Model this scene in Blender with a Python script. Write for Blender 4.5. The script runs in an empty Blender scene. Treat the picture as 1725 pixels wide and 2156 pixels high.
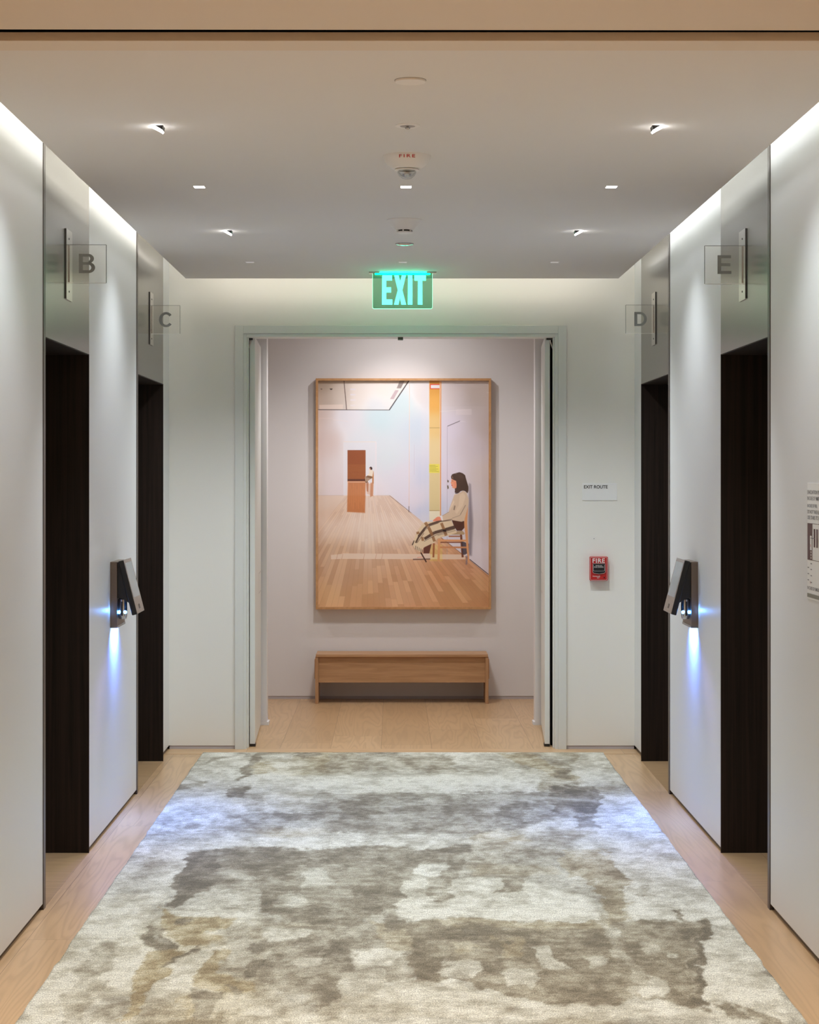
import bpy, bmesh, math, random
import numpy as np
from mathutils import Vector, Matrix, Euler

C = bpy.context.scene.collection
F = 4100.0; VX = 829.0; VY = 1003.0; EYE = 1.61; CX = 0.0485
R = math.radians

# ------------------------------------------------------------------ camera, view, world
cam_d = bpy.data.cameras.new('camera'); cam = bpy.data.objects.new('camera', cam_d); C.objects.link(cam)
cam.location = (0, 0, EYE); cam.rotation_euler = (R(90), 0, 0)
cam_d.sensor_fit = 'HORIZONTAL'; cam_d.sensor_width = 36.0
cam_d.lens = F / 1725.0 * 36.0
cam_d.shift_x = (862.5 - VX) / 1725.0
cam_d.shift_y = -(1078.0 - VY) / 1725.0
cam_d.clip_end = 60
S = bpy.context.scene
S.camera = cam
S.view_settings.view_transform = 'Standard'; S.view_settings.look = 'None'
S.view_settings.gamma = 1.0; S.view_settings.exposure = 1.42; S.view_settings.use_curve_mapping = False
S.cycles.use_denoising = True
S.cycles.max_bounces = 10; S.cycles.diffuse_bounces = 6; S.cycles.glossy_bounces = 5
S.cycles.transparent_max_bounces = 12
S.cycles.sample_clamp_indirect = 4.0
w = bpy.data.worlds.new('world'); S.world = w; w.use_nodes = True
w.node_tree.nodes['Background'].inputs[0].default_value = (1.0, .93, .86, 1)
w.node_tree.nodes['Background'].inputs[1].default_value = 0.15

# light levels, all in one place
L_COVE_SIDE = 6.5; L_COVE_BACK = 0.95
L_DOWN = 35.0; L_WASH = 8.0; L_MID = 38.0
L_PICTURE = 8.5; L_PICTURE_FILL = 17.0; L_HALL_FILL = 16.0; L_HALL_MID_FILL = 34.0
L_FRONT_FILL = 110.0
L_BLUE = 2.6; L_BLUE_CORE = .22; L_BLUE_DOT = 0.10; L_BLUE_FLOOR = 7.0
COL_WHITE = (.93, .97, 1.0); COL_COOL = (.90, .955, 1.0); COL_COVE = (1.0, .985, .94)
COL_COVE_R = (.92, .97, 1.0); COL_HALL = (1.0, .945, .94); COL_FRONT_FILL = (1.0, .93, .85)

# ------------------------------------------------------------------ helpers
def lin(c):
    out = []
    for v in c[:3]:
        v = v / 255.0
        out.append(v / 12.92 if v <= .04045 else ((v + .055) / 1.055) ** 2.4)
    return tuple(out)

def P(px, py, D):
    return Vector(((px - VX) / F * D, D, EYE + (VY - py) / F * D))
def X(px, D): return (px - VX) / F * D
def Z(py, D): return EYE + (VY - py) / F * D

def new_mat(name):
    m = bpy.data.materials.new(name); m.use_nodes = True
    nt = m.node_tree; b = nt.nodes['Principled BSDF']
    return m, nt, b

def N(nt, typ, **kw):
    n = nt.nodes.new(typ)
    for k, v in kw.items():
        if k in n.inputs.keys(): n.inputs[k].default_value = v
        else: setattr(n, k, v)
    return n

def paint(name, col, rough=.55, spec=.4, var=.02, scale=6.0, metallic=0.0, bump=0.0, bscale=300):
    m, nt, b = new_mat(name)
    tc = N(nt, 'ShaderNodeTexCoord'); no = N(nt, 'ShaderNodeTexNoise', Scale=scale, Detail=4.0)
    nt.links.new(tc.outputs['Object'], no.inputs['Vector'])
    mx = N(nt, 'ShaderNodeMix', data_type='RGBA')
    mx.inputs[6].default_value = (*[c * (1 - var) for c in col], 1)
    mx.inputs[7].default_value = (*[min(1, c * (1 + var)) for c in col], 1)
    nt.links.new(no.outputs['Fac'], mx.inputs[0]); nt.links.new(mx.outputs[2], b.inputs['Base Color'])
    b.inputs['Roughness'].default_value = rough; b.inputs['Specular IOR Level'].default_value = spec
    b.inputs['Metallic'].default_value = metallic
    if bump:
        n2 = N(nt, 'ShaderNodeTexNoise', Scale=bscale, Detail=3.0); bp = N(nt, 'ShaderNodeBump', Strength=bump, Distance=.002)
        nt.links.new(tc.outputs['Object'], n2.inputs['Vector']); nt.links.new(n2.outputs['Fac'], bp.inputs['Height'])
        nt.links.new(bp.outputs['Normal'], b.inputs['Normal'])
    return m

def emit(name, col, strength):
    m = bpy.data.materials.new(name); m.use_nodes = True; nt = m.node_tree; nt.nodes.clear()
    e = N(nt, 'ShaderNodeEmission', Strength=strength); e.inputs[0].default_value = (*col, 1)
    o = N(nt, 'ShaderNodeOutputMaterial'); nt.links.new(e.outputs[0], o.inputs[0]); return m

def clear_mat(name, tint, dif, amount, gloss=.06, rough=.03, emission=None, es=0.0):
    """see-through acrylic: transparent + a little milkiness + a little reflection"""
    m = bpy.data.materials.new(name); m.use_nodes = True; nt = m.node_tree; nt.nodes.clear()
    t = N(nt, 'ShaderNodeBsdfTransparent'); t.inputs[0].default_value = (*tint, 1)
    d = N(nt, 'ShaderNodeBsdfDiffuse'); d.inputs[0].default_value = (*dif, 1)
    g = N(nt, 'ShaderNodeBsdfGlossy', Roughness=rough)
    m1 = N(nt, 'ShaderNodeMixShader'); m1.inputs[0].default_value = amount
    m2 = N(nt, 'ShaderNodeMixShader'); m2.inputs[0].default_value = gloss
    nt.links.new(t.outputs[0], m1.inputs[1]); nt.links.new(d.outputs[0], m1.inputs[2])
    nt.links.new(m1.outputs[0], m2.inputs[1]); nt.links.new(g.outputs[0], m2.inputs[2])
    out = N(nt, 'ShaderNodeOutputMaterial'); last = m2
    if emission:
        e = N(nt, 'ShaderNodeEmission', Strength=es); e.inputs[0].default_value = (*emission, 1)
        a = N(nt, 'ShaderNodeAddShader'); nt.links.new(m2.outputs[0], a.inputs[0]); nt.links.new(e.outputs[0], a.inputs[1]); last = a
    nt.links.new(last.outputs[0], out.inputs[0]); return m

class MB:
    def __init__(s): s.v = []; s.f = []; s.mi = []
    def add(s, vs, fs, mi=0):
        o = len(s.v); s.v += [tuple(v) for v in vs]; s.f += [tuple(i + o for i in f) for f in fs]; s.mi += [mi] * len(fs); return s
    def box(s, x0, x1, y0, y1, z0, z1, mi=0):
        x0, x1 = sorted((x0, x1)); y0, y1 = sorted((y0, y1)); z0, z1 = sorted((z0, z1))
        vs = [(x0,y0,z0),(x1,y0,z0),(x1,y1,z0),(x0,y1,z0),(x0,y0,z1),(x1,y0,z1),(x1,y1,z1),(x0,y1,z1)]
        return s.add(vs, [(0,3,2,1),(4,5,6,7),(0,1,5,4),(1,2,6,5),(2,3,7,6),(3,0,4,7)], mi)
    def prism(s, pts, d, mi=0):
        """pts: 3-D outline, d: extrusion vector"""
        n = len(pts); d = Vector(d); a = [Vector(p) for p in pts]; b = [p + d for p in a]
        fs = [tuple(range(n))[::-1], tuple(range(n, 2 * n))]
        for i in range(n):
            j = (i + 1) % n; fs.append((i, j, n + j, n + i))
        return s.add(a + b, fs, mi)
    def lathe(s, prof, n=48, c=(0,0,0), mi=0):
        """prof: list of (r,z) ; r=0 allowed at the ends"""
        vs = []; fs = []; rings = []
        for r, z in prof:
            if r < 1e-6: vs.append((c[0], c[1], c[2] + z)); rings.append([len(vs) - 1])
            else:
                rg = []
                for k in range(n):
                    a = 2 * math.pi * k / n; vs.append((c[0] + r * math.cos(a), c[1] + r * math.sin(a), c[2] + z)); rg.append(len(vs) - 1)
                rings.append(rg)
        for A, B in zip(rings, rings[1:]):
            for k in range(n):
                j = (k + 1) % n
                if len(A) == 1 and len(B) > 1: fs.append((A[0], B[j], B[k]))
                elif len(B) == 1 and len(A) > 1: fs.append((A[k], A[j], B[0]))
                elif len(A) > 1: fs.append((A[k], A[j], B[j], B[k]))
        return s.add(vs, fs, mi)
    def build(s, name, mats, parent=None, bevel=0.0, smooth=False, seg=2):
        me = bpy.data.meshes.new(name); me.from_pydata(s.v, [], s.f)
        bm = bmesh.new(); bm.from_mesh(me); bmesh.ops.recalc_face_normals(bm, faces=bm.faces[:]); bm.to_mesh(me); bm.free()
        for m in (mats if isinstance(mats, (list, tuple)) else [mats]): me.materials.append(m)
        me.polygons.foreach_set('material_index', s.mi)
        if smooth:
            me.polygons.foreach_set('use_smooth', [True] * len(me.polygons))
            try: me.set_sharp_from_angle(angle=R(35))
            except Exception: pass
        me.update()
        o = bpy.data.objects.new(name, me); C.objects.link(o)
        if parent is not None:
            o.parent = parent; o.matrix_parent_inverse = Matrix.Translation(-parent.location)
        if bevel:
            b = o.modifiers.new('bevel', 'BEVEL'); b.width = bevel; b.segments = seg; b.limit_method = 'ANGLE'; b.angle_limit = R(40)
        return o

def tag(o, label=None, cat=None, group=None, kind=None):
    if label: o['label'] = label
    if cat: o['category'] = cat
    if group: o['group'] = group
    if kind: o['kind'] = kind
    return o
def thing(name, loc, label, cat, group=None):
    o = bpy.data.objects.new(name, None); C.objects.link(o); o.location = loc; o.empty_display_size = .05
    return tag(o, label, cat, group)
def struct(o, label=None): o['kind'] = 'structure'; return tag(o, label)
def copy_tree(root, loc, label, group=None):
    r = root.copy(); C.objects.link(r); r.location = loc; r['label'] = label
    if group: r['group'] = group
    for ch in list(root.children):
        c = ch.copy(); C.objects.link(c); c.parent = r
        for g in list(ch.children):
            d = g.copy(); C.objects.link(d); d.parent = c
    return r

def light(kind, name, loc, power, col, parent=None, aim=None, size=.05, angle=60, blend=.8, sx=None, sy=None, spread=None):
    d = bpy.data.lights.new(name, kind); d.energy = power; d.color = col
    if kind == 'SPOT': d.spot_size = R(angle); d.spot_blend = blend; d.shadow_soft_size = size
    elif kind == 'POINT': d.shadow_soft_size = size
    elif kind == 'AREA':
        d.shape = 'RECTANGLE'; d.size = sx; d.size_y = sy
        if spread: d.spread = R(spread)
    o = bpy.data.objects.new(name, d); C.objects.link(o); o.location = loc
    if aim is not None:
        v = Vector(aim) - Vector(loc); o.rotation_euler = v.to_track_quat('-Z', 'Y').to_euler()
    if parent is not None:
        o.parent = parent; o.matrix_parent_inverse = Matrix.Translation(-parent.location)
    return o

def text_mesh(txt, fit_w, fit_h, bold=0.0, depth=0.0, space=1.0):
    cu = bpy.data.curves.new('t', 'FONT'); cu.body = txt; cu.size = 1; cu.offset = bold; cu.space_character = space
    cu.resolution_u = 4
    o = bpy.data.objects.new('t', cu); C.objects.link(o)
    dg = bpy.context.evaluated_depsgraph_get(); me = bpy.data.meshes.new_from_object(o.evaluated_get(dg))
    bpy.data.objects.remove(o); bpy.data.curves.remove(cu)
    vs = [v.co.copy() for v in me.vertices]; fs = [tuple(p.vertices) for p in me.polygons]
    bpy.data.meshes.remove(me)
    x0 = min(v.x for v in vs); x1 = max(v.x for v in vs); y0 = min(v.y for v in vs); y1 = max(v.y for v in vs)
    kx = fit_w / (x1 - x0); ky = fit_h / (y1 - y0)
    return [((v.x - x0) * kx, (v.y - y0) * ky) for v in vs], fs

def put_text(mb, txt, org, u, v, wd, ht, bold=0.0, mi=0, space=1.0):
    """flat lettering; org = lower left corner, u / v = unit axes"""
    pts, fs = text_mesh(txt, wd, ht, bold, space=space); org = Vector(org); u = Vector(u); v = Vector(v)
    mb.add([org + u * a + v * b for a, b in pts], fs, mi)

# ------------------------------------------------------------------ materials
M = {}
M['wall'] = paint('wall_paint', (.855, .85, .805), .5, .35, .01, 1.5)
M['pier'] = paint('satin_wall_panel', (.745, .765, .775), .42, .4, .008, 1.2)
M['ceil'] = paint('ceiling_paint', (.80, .785, .76), .8, .2, .015, 1.2)
M['beige'] = paint('portal_paint', (.78, .71, .62), .7, .2, .02, 1.0)
M['trim'] = paint('trim_paint', (.74, .76, .73), .4, .4, .02, 4)
M['hallwall'] = paint('hall_paint', (.76, .75, .755), .7, .25, .012, 1.5)
M['grey_base'] = paint('grey_baseboard', (.50, .47, .49), .45, .4, .05, 6)
M['brown_base'] = paint('bronze_baseboard', (.10, .075, .055), .4, .5, .1, 6, .4)
M['void'] = paint('gap_shade_black', (.012, .011, .010), .8, .1)  # black standing in for the shade of open gaps
M['bronze'] = paint('bronze_edge', (.10, .082, .072), .38, .5, .1, 20, .55)
M['steel'] = paint('satin_steel', (.50, .48, .45), .22, .5, .03, 30, 1.0)
M['dark_edge'] = paint('dark_edge', (.05, .045, .04), .4, .5)
M['white_plastic'] = paint('white_plastic', (.86, .84, .81), .4, .45, .01)
M['grey_plastic'] = paint('grey_plastic', (.38, .37, .37), .35, .4)
M['black_plastic'] = paint('black_plastic', (.018, .017, .018), .35, .5)
M['red'] = paint('red_enamel', (.50, .022, .022), .35, .5, .05, 40)
M['white_ink'] = paint('white_ink', (.80, .76, .73), .5, .3)
M['red_ink'] = paint('red_ink', (.55, .03, .04), .5, .3)
M['dark_ink'] = paint('dark_ink', (.06, .055, .05), .6, .3)
M['grey_ink'] = paint('grey_ink', (.24, .24, .26), .6, .3)
M['sign_card'] = paint('sign_card', (.86, .87, .87), .5, .3, .01)
M['maroon_ink'] = paint('maroon_ink', (.13, .07, .07), .5, .3, .05)
M['olive_ink'] = paint('olive_ink', (.25, .25, .21), .5, .3, .05)
M['taupe'] = paint('taupe_housing', (.22, .17, .135), .4, .5, .05, 15, .5)
M['tablet'] = paint('tablet_face', (.27, .25, .235), .25, .5, .03, 10, .5)
M['screen'] = clear_mat('x', (1, 1, 1), (1, 1, 1), 1.0)
M['screen'] = paint('screen_glass', (.30, .36, .42), .12, .6, .05, 20)
M['chrome'] = paint('chrome_reader', (.55, .56, .60), .15, .6, .02, 5, 1.0)
M['lens'] = emit('lamp_lens', (1.0, .98, .96), 14.0)
M['lens_dim'] = emit('lamp_lens_dim', (1.0, .98, .96), .30)
M['blue'] = emit('blue_led', (.05, .28, 1.0), 14.0)
M['blue_slot'] = emit('blue_slot', (.25, .55, 1.0), 10.0)
M['exit_letter'] = emit('exit_letter', (.06, 1.0, .55), 1.9)
M['exit_edge'] = emit('exit_edge', (.30, 1.0, .60), .75)
M['exit_led'] = emit('exit_led', (.0, 1.0, .42), 10.0)
M['exit_panel'] = clear_mat('exit_panel', (.52, .62, .55), (.3, .8, .5), .08, .05, .02, (.02, .55, .24), .045)
M['acrylic'] = clear_mat('flag_acrylic', (.99, .985, .97), (1, .97, .92), .03, .04, .02)
M['acrylic_rim'] = paint('acrylic_rim', (.13, .13, .12), .3, .5)
M['acrylic_bright'] = paint('acrylic_bright_rim', (.80, .80, .76), .3, .5)
M['glass'] = clear_mat('clear_dome', (.93, .94, .94), (.6, .6, .6), .10, .18, .02)
M['glaze'] = clear_mat('picture_glazing', (1, 1, 1), (.9, .9, .9), 0.0, .045, .01)
M['letter'] = clear_mat('frosted_letter', (.78, .78, .75), (.27, .28, .265), .96, .01, .3)

def header_metal():
    m, nt, b = new_mat('brushed_metal_panel')
    tc = N(nt, 'ShaderNodeTexCoord'); mp = N(nt, 'ShaderNodeMapping'); mp.inputs['Scale'].default_value = (1, 170, .5)
    no = N(nt, 'ShaderNodeTexNoise', Scale=1.0, Detail=5.0, Roughness=.6)
    nt.links.new(tc.outputs['Object'], mp.inputs[0]); nt.links.new(mp.outputs[0], no.inputs['Vector'])
    mx = N(nt, 'ShaderNodeMix', data_type='RGBA'); mx.inputs[6].default_value = (.175, .162, .148, 1); mx.inputs[7].default_value = (.225, .208, .19, 1)
    nt.links.new(no.outputs['Fac'], mx.inputs[0]); nt.links.new(mx.outputs[2], b.inputs['Base Color'])
    mr = N(nt, 'ShaderNodeMapRange'); mr.inputs[3].default_value = .20; mr.inputs[4].default_value = .26
    nt.links.new(no.outputs['Fac'], mr.inputs[0]); nt.links.new(mr.outputs[0], b.inputs['Roughness'])
    b.inputs['Metallic'].default_value = .92
    bp = N(nt, 'ShaderNodeBump', Strength=.02, Distance=.0005); nt.links.new(no.outputs['Fac'], bp.inputs['Height']); nt.links.new(bp.outputs[0], b.inputs['Normal'])
    return m
M['header'] = header_metal()

def streak_wood(name, c0, c1, stretch, rough=.4, spec=.4, scale=1.0):
    m, nt, b = new_mat(name)
    tc = N(nt, 'ShaderNodeTexCoord'); mp = N(nt, 'ShaderNodeMapping'); mp.inputs['Scale'].default_value = stretch
    n1 = N(nt, 'ShaderNodeTexNoise', Scale=scale, Detail=6.0, Roughness=.6, Distortion=.6)
    nt.links.new(tc.outputs['Object'], mp.inputs[0]); nt.links.new(mp.outputs[0], n1.inputs['Vector'])
    cr = N(nt, 'ShaderNodeValToRGB'); cr.color_ramp.elements[0].position = .3; cr.color_ramp.elements[1].position = .7
    cr.color_ramp.elements[0].color = (*c0, 1); cr.color_ramp.elements[1].color = (*c1, 1)
    nt.links.new(n1.outputs['Fac'], cr.inputs[0]); nt.links.new(cr.outputs[0], b.inputs['Base Color'])
    b.inputs['Roughness'].default_value = rough; b.inputs['Specular IOR Level'].default_value = spec
    return m
M['dark_wood'] = streak_wood('dark_stained_wood', (.012, .008, .006), (.030, .019, .014), (60, 60, 1.2), .55, .18)
M['bench_wood'] = streak_wood('oak_bench', (.42, .235, .115), (.57, .34, .18), (3, 30, 40), .45, .35)
M['bench_wood_v'] = streak_wood('oak_bench_end', (.40, .22, .11), (.54, .32, .17), (30, 30, 3), .45, .35)
M['frame_wood'] = streak_wood('oak_picture_frame', (.48, .25, .10), (.60, .34, .16), (30, 30, 30), .4, .4)

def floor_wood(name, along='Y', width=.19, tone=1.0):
    """oak planks with cathedral grain: contour lines of a stretched noise"""
    m, nt, b = new_mat(name)
    L = nt.links.new
    tc = N(nt, 'ShaderNodeTexCoord'); sp = N(nt, 'ShaderNodeSeparateXYZ'); L(tc.outputs['Object'], sp.inputs[0])
    a, c = ('X', 'Y') if along == 'Y' else ('Y', 'X')
    def math_(op, x, y=None, v=None):
        n = N(nt, 'ShaderNodeMath', operation=op)
        if hasattr(x, 'links') or hasattr(x, 'is_linked'): L(x, n.inputs[0])
        else: n.inputs[0].default_value = x
        if y is not None:
            if hasattr(y, 'is_linked'): L(y, n.inputs[1])
            else: n.inputs[1].default_value = y
        return n.outputs[0]
    across = sp.outputs[a]; length = sp.outputs[c]
    row = math_('FLOOR', math_('DIVIDE', math_('ADD', across, 10.0 * width + .073), width))
    wn = N(nt, 'ShaderNodeTexWhiteNoise', noise_dimensions='1D'); L(row, wn.inputs['W'])
    sh = math_('MULTIPLY', wn.outputs['Value'], 2.2)
    seg = math_('FLOOR', math_('DIVIDE', math_('ADD', length, sh), 2.2))
    cid = N(nt, 'ShaderNodeCombineXYZ'); L(row, cid.inputs[0]); L(seg, cid.inputs[1])
    w2 = N(nt, 'ShaderNodeTexWhiteNoise', noise_dimensions='2D'); L(cid.outputs[0], w2.inputs['Vector'])
    off = math_('MULTIPLY', w2.outputs['Value'], 37.0)
    cv = N(nt, 'ShaderNodeCombineXYZ'); L(math_('MULTIPLY', across, 8.0), cv.inputs[0]); L(math_('MULTIPLY', length, .6), cv.inputs[1]); L(off, cv.inputs[2])
    n1 = N(nt, 'ShaderNodeTexNoise', Scale=1.0, Detail=2.0, Roughness=.45, Distortion=.3); L(cv.outputs[0], n1.inputs['Vector'])
    rings = math_('SINE', math_('MULTIPLY', n1.outputs['Fac'], 80.0))
    rings = math_('MULTIPLY', math_('ADD', rings, 1.0), .5)
    rings = math_('POWER', rings, 2.2)
    fv = N(nt, 'ShaderNodeCombineXYZ'); L(math_('MULTIPLY', across, 220.0), fv.inputs[0]); L(math_('MULTIPLY', length, 9.0), fv.inputs[1]); L(off, fv.inputs[2])
    n2 = N(nt, 'ShaderNodeTexNoise', Scale=1.0, Detail=3.0); L(fv.outputs[0], n2.inputs['Vector'])
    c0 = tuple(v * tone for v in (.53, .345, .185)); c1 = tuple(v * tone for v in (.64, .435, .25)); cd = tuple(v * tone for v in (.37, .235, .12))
    mixp = N(nt, 'ShaderNodeMix', data_type='RGBA'); mixp.inputs[6].default_value = (*c0, 1); mixp.inputs[7].default_value = (*c1, 1); L(w2.outputs['Value'], mixp.inputs[0])
    mg = N(nt, 'ShaderNodeMix', data_type='RGBA'); mg.inputs[7].default_value = (*cd, 1); L(mixp.outputs[2], mg.inputs[6]); L(math_('MULTIPLY', rings, .36), mg.inputs[0])
    mf = N(nt, 'ShaderNodeMix', data_type='RGBA'); mf.inputs[7].default_value = (*cd, 1); L(mg.outputs[2], mf.inputs[6]); L(math_('MULTIPLY', n2.outputs['Fac'], .28), mf.inputs[0])
    # seams
    fr = math_('FRACT', math_('DIVIDE', math_('ADD', across, 10.0 * width + .073), width))
    d1 = math_('MULTIPLY', math_('MINIMUM', fr, math_('SUBTRACT', 1.0, fr)), width)
    fl = math_('FRACT', math_('DIVIDE', math_('ADD', length, sh), 2.2))
    d2 = math_('MULTIPLY', math_('MINIMUM', fl, math_('SUBTRACT', 1.0, fl)), 2.2)
    seam = math_('LESS_THAN', math_('MINIMUM', d1, d2), .0009)
    ms = N(nt, 'ShaderNodeMix', data_type='RGBA'); ms.inputs[7].default_value = (.13, .07, .035, 1); L(mf.outputs[2], ms.inputs[6]); L(math_('MULTIPLY', seam, .75), ms.inputs[0])
    L(ms.outputs[2], b.inputs['Base Color'])
    b.inputs['Roughness'].default_value = .34; b.inputs['Specular IOR Level'].default_value = .4
    bp = N(nt, 'ShaderNodeBump', Strength=.1, Distance=.001); L(n2.outputs['Fac'], bp.inputs['Height']); L(bp.outputs[0], b.inputs['Normal'])
    return m
M['floor'] = floor_wood('oak_floor', 'Y', .30)
M['border'] = floor_wood('oak_threshold', 'X', .29, 1.04)
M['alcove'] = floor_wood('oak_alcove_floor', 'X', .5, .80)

# ------------------------------------------------------------------ setting
D1, D1b, D2, D3, D3b, D4, DB = 7.23, 7.272, 8.33, 9.86, 9.905, 11.00, 11.49
A = 1.303                    # corridor half width from CX
XL, XR = CX - 1.3515, CX + 1.3515   # wall planes (-1.303 , 1.40)
CEIL = EYE + 1.135; TOP = CEIL + .34; HEAD = 2.132
HW = 14.08
def side(s, d):  # x at distance d out from the corridor wall plane on side s
    return CX + s * (1.3515 + d)

# floor
fl = MB(); fl.box(-3.6, 3.7, -4, 14.3, -.12, 0); struct(fl.build('floor', M['floor']), 'oak plank floor')
tb = MB(); tb.box(side(-1, .02), side(1, .02), 11.285, 11.50, -.01, .0015); struct(tb.build('trim_1', M['border']))
# ceiling of lobby with holes for the lamps
xs_l = [-.762, CX, .853]
DOWN = [(-.758, 7.635), (.0485, 7.635), (.853, 7.635), (-.765, 10.32), (.0485, 10.32), (.853, 10.32)]
WASH = [(-.765, 6.32, -1), (.856, 6.32, 1), (-.767, 9.01, -1), (.856, 9.01, 1)]
def ceiling():
    mb = MB(); x0, x1, y0, y1 = CX - 1.2415, CX + 1.2415, 5.19, 11.17
    h = .0225
    xs = [x0]; ys = [y0]
    for xc in (-.762, CX, .854): xs += [xc - h, xc + h]
    for yc in (7.635, 10.32): ys += [yc - h * 1.2, yc + h * 1.2]
    xs.append(x1); ys.append(y1)
    for i in range(len(xs) - 1):
        for j in range(len(ys) - 1):
            if i % 2 == 1 and j % 2 == 1: continue
            mb.box(xs[i], xs[i+1], ys[j], ys[j+1], CEIL, CEIL + .05)
    mb.box(-3.6, 3.7, -4.0, 14.3, TOP + .25, TOP + .33)             # slab above
    me = mb.build('ceiling', M['ceil']); return me
struct(ceiling(), 'flat painted lobby ceiling with glowing cove edges')
# upper cove lid so that the cove is a closed slot
cv = MB(); cv.box(side(-1, .5), side(1, .5), 5.19, DB + .1, CEIL + .24, CEIL + .28); struct(cv.build('trim_2', M['wall']))

# piers / side walls : panels start 2 cm above the floor, recessed base behind
def side_wall(s, name, bname):
    mb = MB(); bb = MB()
    segs = [(5.19, D1), (D2, D3)]
    for a, b_ in segs:
        mb.box(side(s, 0), side(s, .46), a, b_, .022, TOP + .25)
        bb.box(side(s, .012), side(s, .44), a + (.006 if a > 6 else 0), b_ - .006, 0, .022)
    mb.box(side(s, .022), side(s, .46), D4 + .008, DB + .05, .022, TOP + .25); bb.box(side(s, .030), side(s, .44), D4 + .012, DB + .05, 0, .022)
    mb.box(side(s, .46), side(s, .52), 5.19, DB + .3, 0, TOP + .25)    # wall behind the lift openings
    struct(mb.build(name, M['pier'], bevel=.0015), 'smooth white wall panels between the lift openings')
    struct(bb.build(bname, M['brown_base']))
side_wall(-1, 'wall_left', 'baseboard_left'); side_wall(1, 'wall_right', 'baseboard_right')

# back wall with doorway ; opening -.867.. .964 ; clear height .823 over eye
OL, OR_, OT = -.874, .971, EYE + .829
bw = MB(); bw.box(side(-1, .5), OL, DB, DB + .14, .022, TOP + .25); bw.box(OR_, side(1, .5), DB, DB + .14, .022, TOP + .25)
bw.box(OL, OR_, DB, DB + .14, OT, TOP + .25); struct(bw.build('wall_back', M['wall']))
bb = MB(); bb.box(side(-1, .02), -.935, DB + .003, DB + .1, 0, .0225); bb.box(1.02, side(1, .02), DB + .003, DB + .1, 0, .022)
struct(bb.build('baseboard_back', M['grey_base']))
# casing
cs = MB(); ft = OT + .0
for (x0, x1) in ((-.936, -.886), (.971, 1.019)): cs.box(x0, x1, DB - .014, DB + .02, 0, EYE + .889)
cs.box(-.886, .971, DB - .014, DB + .02, EYE + .843, EYE + .889)
for (x0, x1) in ((-.886, -.868), (.953, .971)): cs.box(x0, x1, DB - .004, DB + .09, 0, EYE + .843)
cs.box(-.868, .953, DB - .004, DB + .14, EYE + .823, EYE + .843)
for (x0, x1) in ((-.868, -.860), (.945, .953)): cs.box(x0, x1, DB + .05, DB + .09, 0, EYE + .823)
struct(cs.build('trim_3', M['trim'], bevel=.002), 'pale grey door casing')
lt = MB(); lt.box(X(838, DB), X(849, DB), DB + .02, DB + .07, EYE + .807, EYE + .824); struct(lt.build('trim_4', M['bronze']))

# hall beyond
hw = MB(); hw.box(-3.6, 3.7, HW, HW + .1, .022, 3.4); struct(hw.build('wall_far', M['hallwall']), 'far hall wall behind the picture')
hb = MB(); hb.box(-3.6, 3.7, HW + .003, HW + .1, 0, .0225); struct(hb.build('baseboard_far', M['grey_base']))
for s, xin, nm in ((-1, X(562, 12.6), 'wall_hall_left'), (1, X(1127, 12.6), 'wall_hall_right')):
    q = MB(); q.box(xin, s * 3.6, 12.6, 12.72, .022, 3.4)                   # stub facing the lobby
    q.box(xin - s * .012, s * 3.6, 12.6, 12.71, 0, .022)
    q.box(xin + s * .13, s * 3.6, DB + .14, 12.6, 0, 3.4)                   # pocket side
    struct(q.build(nm, M['hallwall'], bevel=.0012))
hc = MB(); hc.box(-3.6, 3.7, 11.72, HW + .1, EYE + 1.36, EYE + 1.45); hc.box(OL, OR_, DB + .14, 11.74, OT, EYE + 1.45)
struct(hc.build('ceiling_hall', M['hallwall']))
he = MB(); he.box(-3.7, -3.6, 12.6, 14.3, 0, 3.4); struct(he.build('wall_hall_end_left', M['hallwall']))
he = MB(); he.box(3.7, 3.8, 12.6, 14.3, 0, 3.4); struct(he.build('wall_hall_end_right', M['hallwall']))

# foreground room: portal trim, ceiling, walls
pt = MB(); pt.box(-3.5, 3.6, 5.073, 5.19, CEIL - .0005, CEIL + .0225); pt_o = pt.build('trim_5', M['beige'], bevel=.001); struct(pt_o, 'beige portal soffit trim')
gv = MB(); gv.box(-3.5, 3.6, 5.10, 5.2, CEIL + .0225, TOP + .25); gv.box(-3.5, 3.6, 4.9, 5.2, CEIL + .1, CEIL + .13); struct(gv.build('gap_shade_ceiling', M['void']))  # black boxes set in as the shade of the ceiling gap
fc = MB(); fc.add([(-3.5, -4, CEIL + .0195), (3.6, -4, CEIL + .0195), (3.6, 5.056, CEIL + .0195), (-3.5, 5.016, CEIL + .0195),
                   (-3.5, -4, CEIL + .10), (3.6, -4, CEIL + .10), (3.6, 5.056, CEIL + .10), (-3.5, 5.016, CEIL + .10)],
                  [(0,3,2,1),(4,5,6,7),(0,1,5,4),(1,2,6,5),(2,3,7,6),(3,0,4,7)])
struct(fc.build('ceiling_front', M['beige']), 'beige ceiling in front of the lobby')
fw = MB(); fw.box(-3.6, -3.5, -4, 5.19, 0, TOP + .25); fw.box(-3.6, side(-1, 0), 5.075, 5.19, 0, CEIL); struct(fw.build('wall_front_left', M['beige']))
fw = MB(); fw.box(3.6, 3.7, -4, 5.19, 0, TOP + .25); fw.box(side(1, 0), 3.7, 5.075, 5.19, 0, CEIL); struct(fw.build('wall_front_right', M['beige']))
fw = MB(); fw.box(-3.6, 3.7, -4.1, -4, 0, TOP + .25); struct(fw.build('wall_rear', M['beige']))

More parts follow.
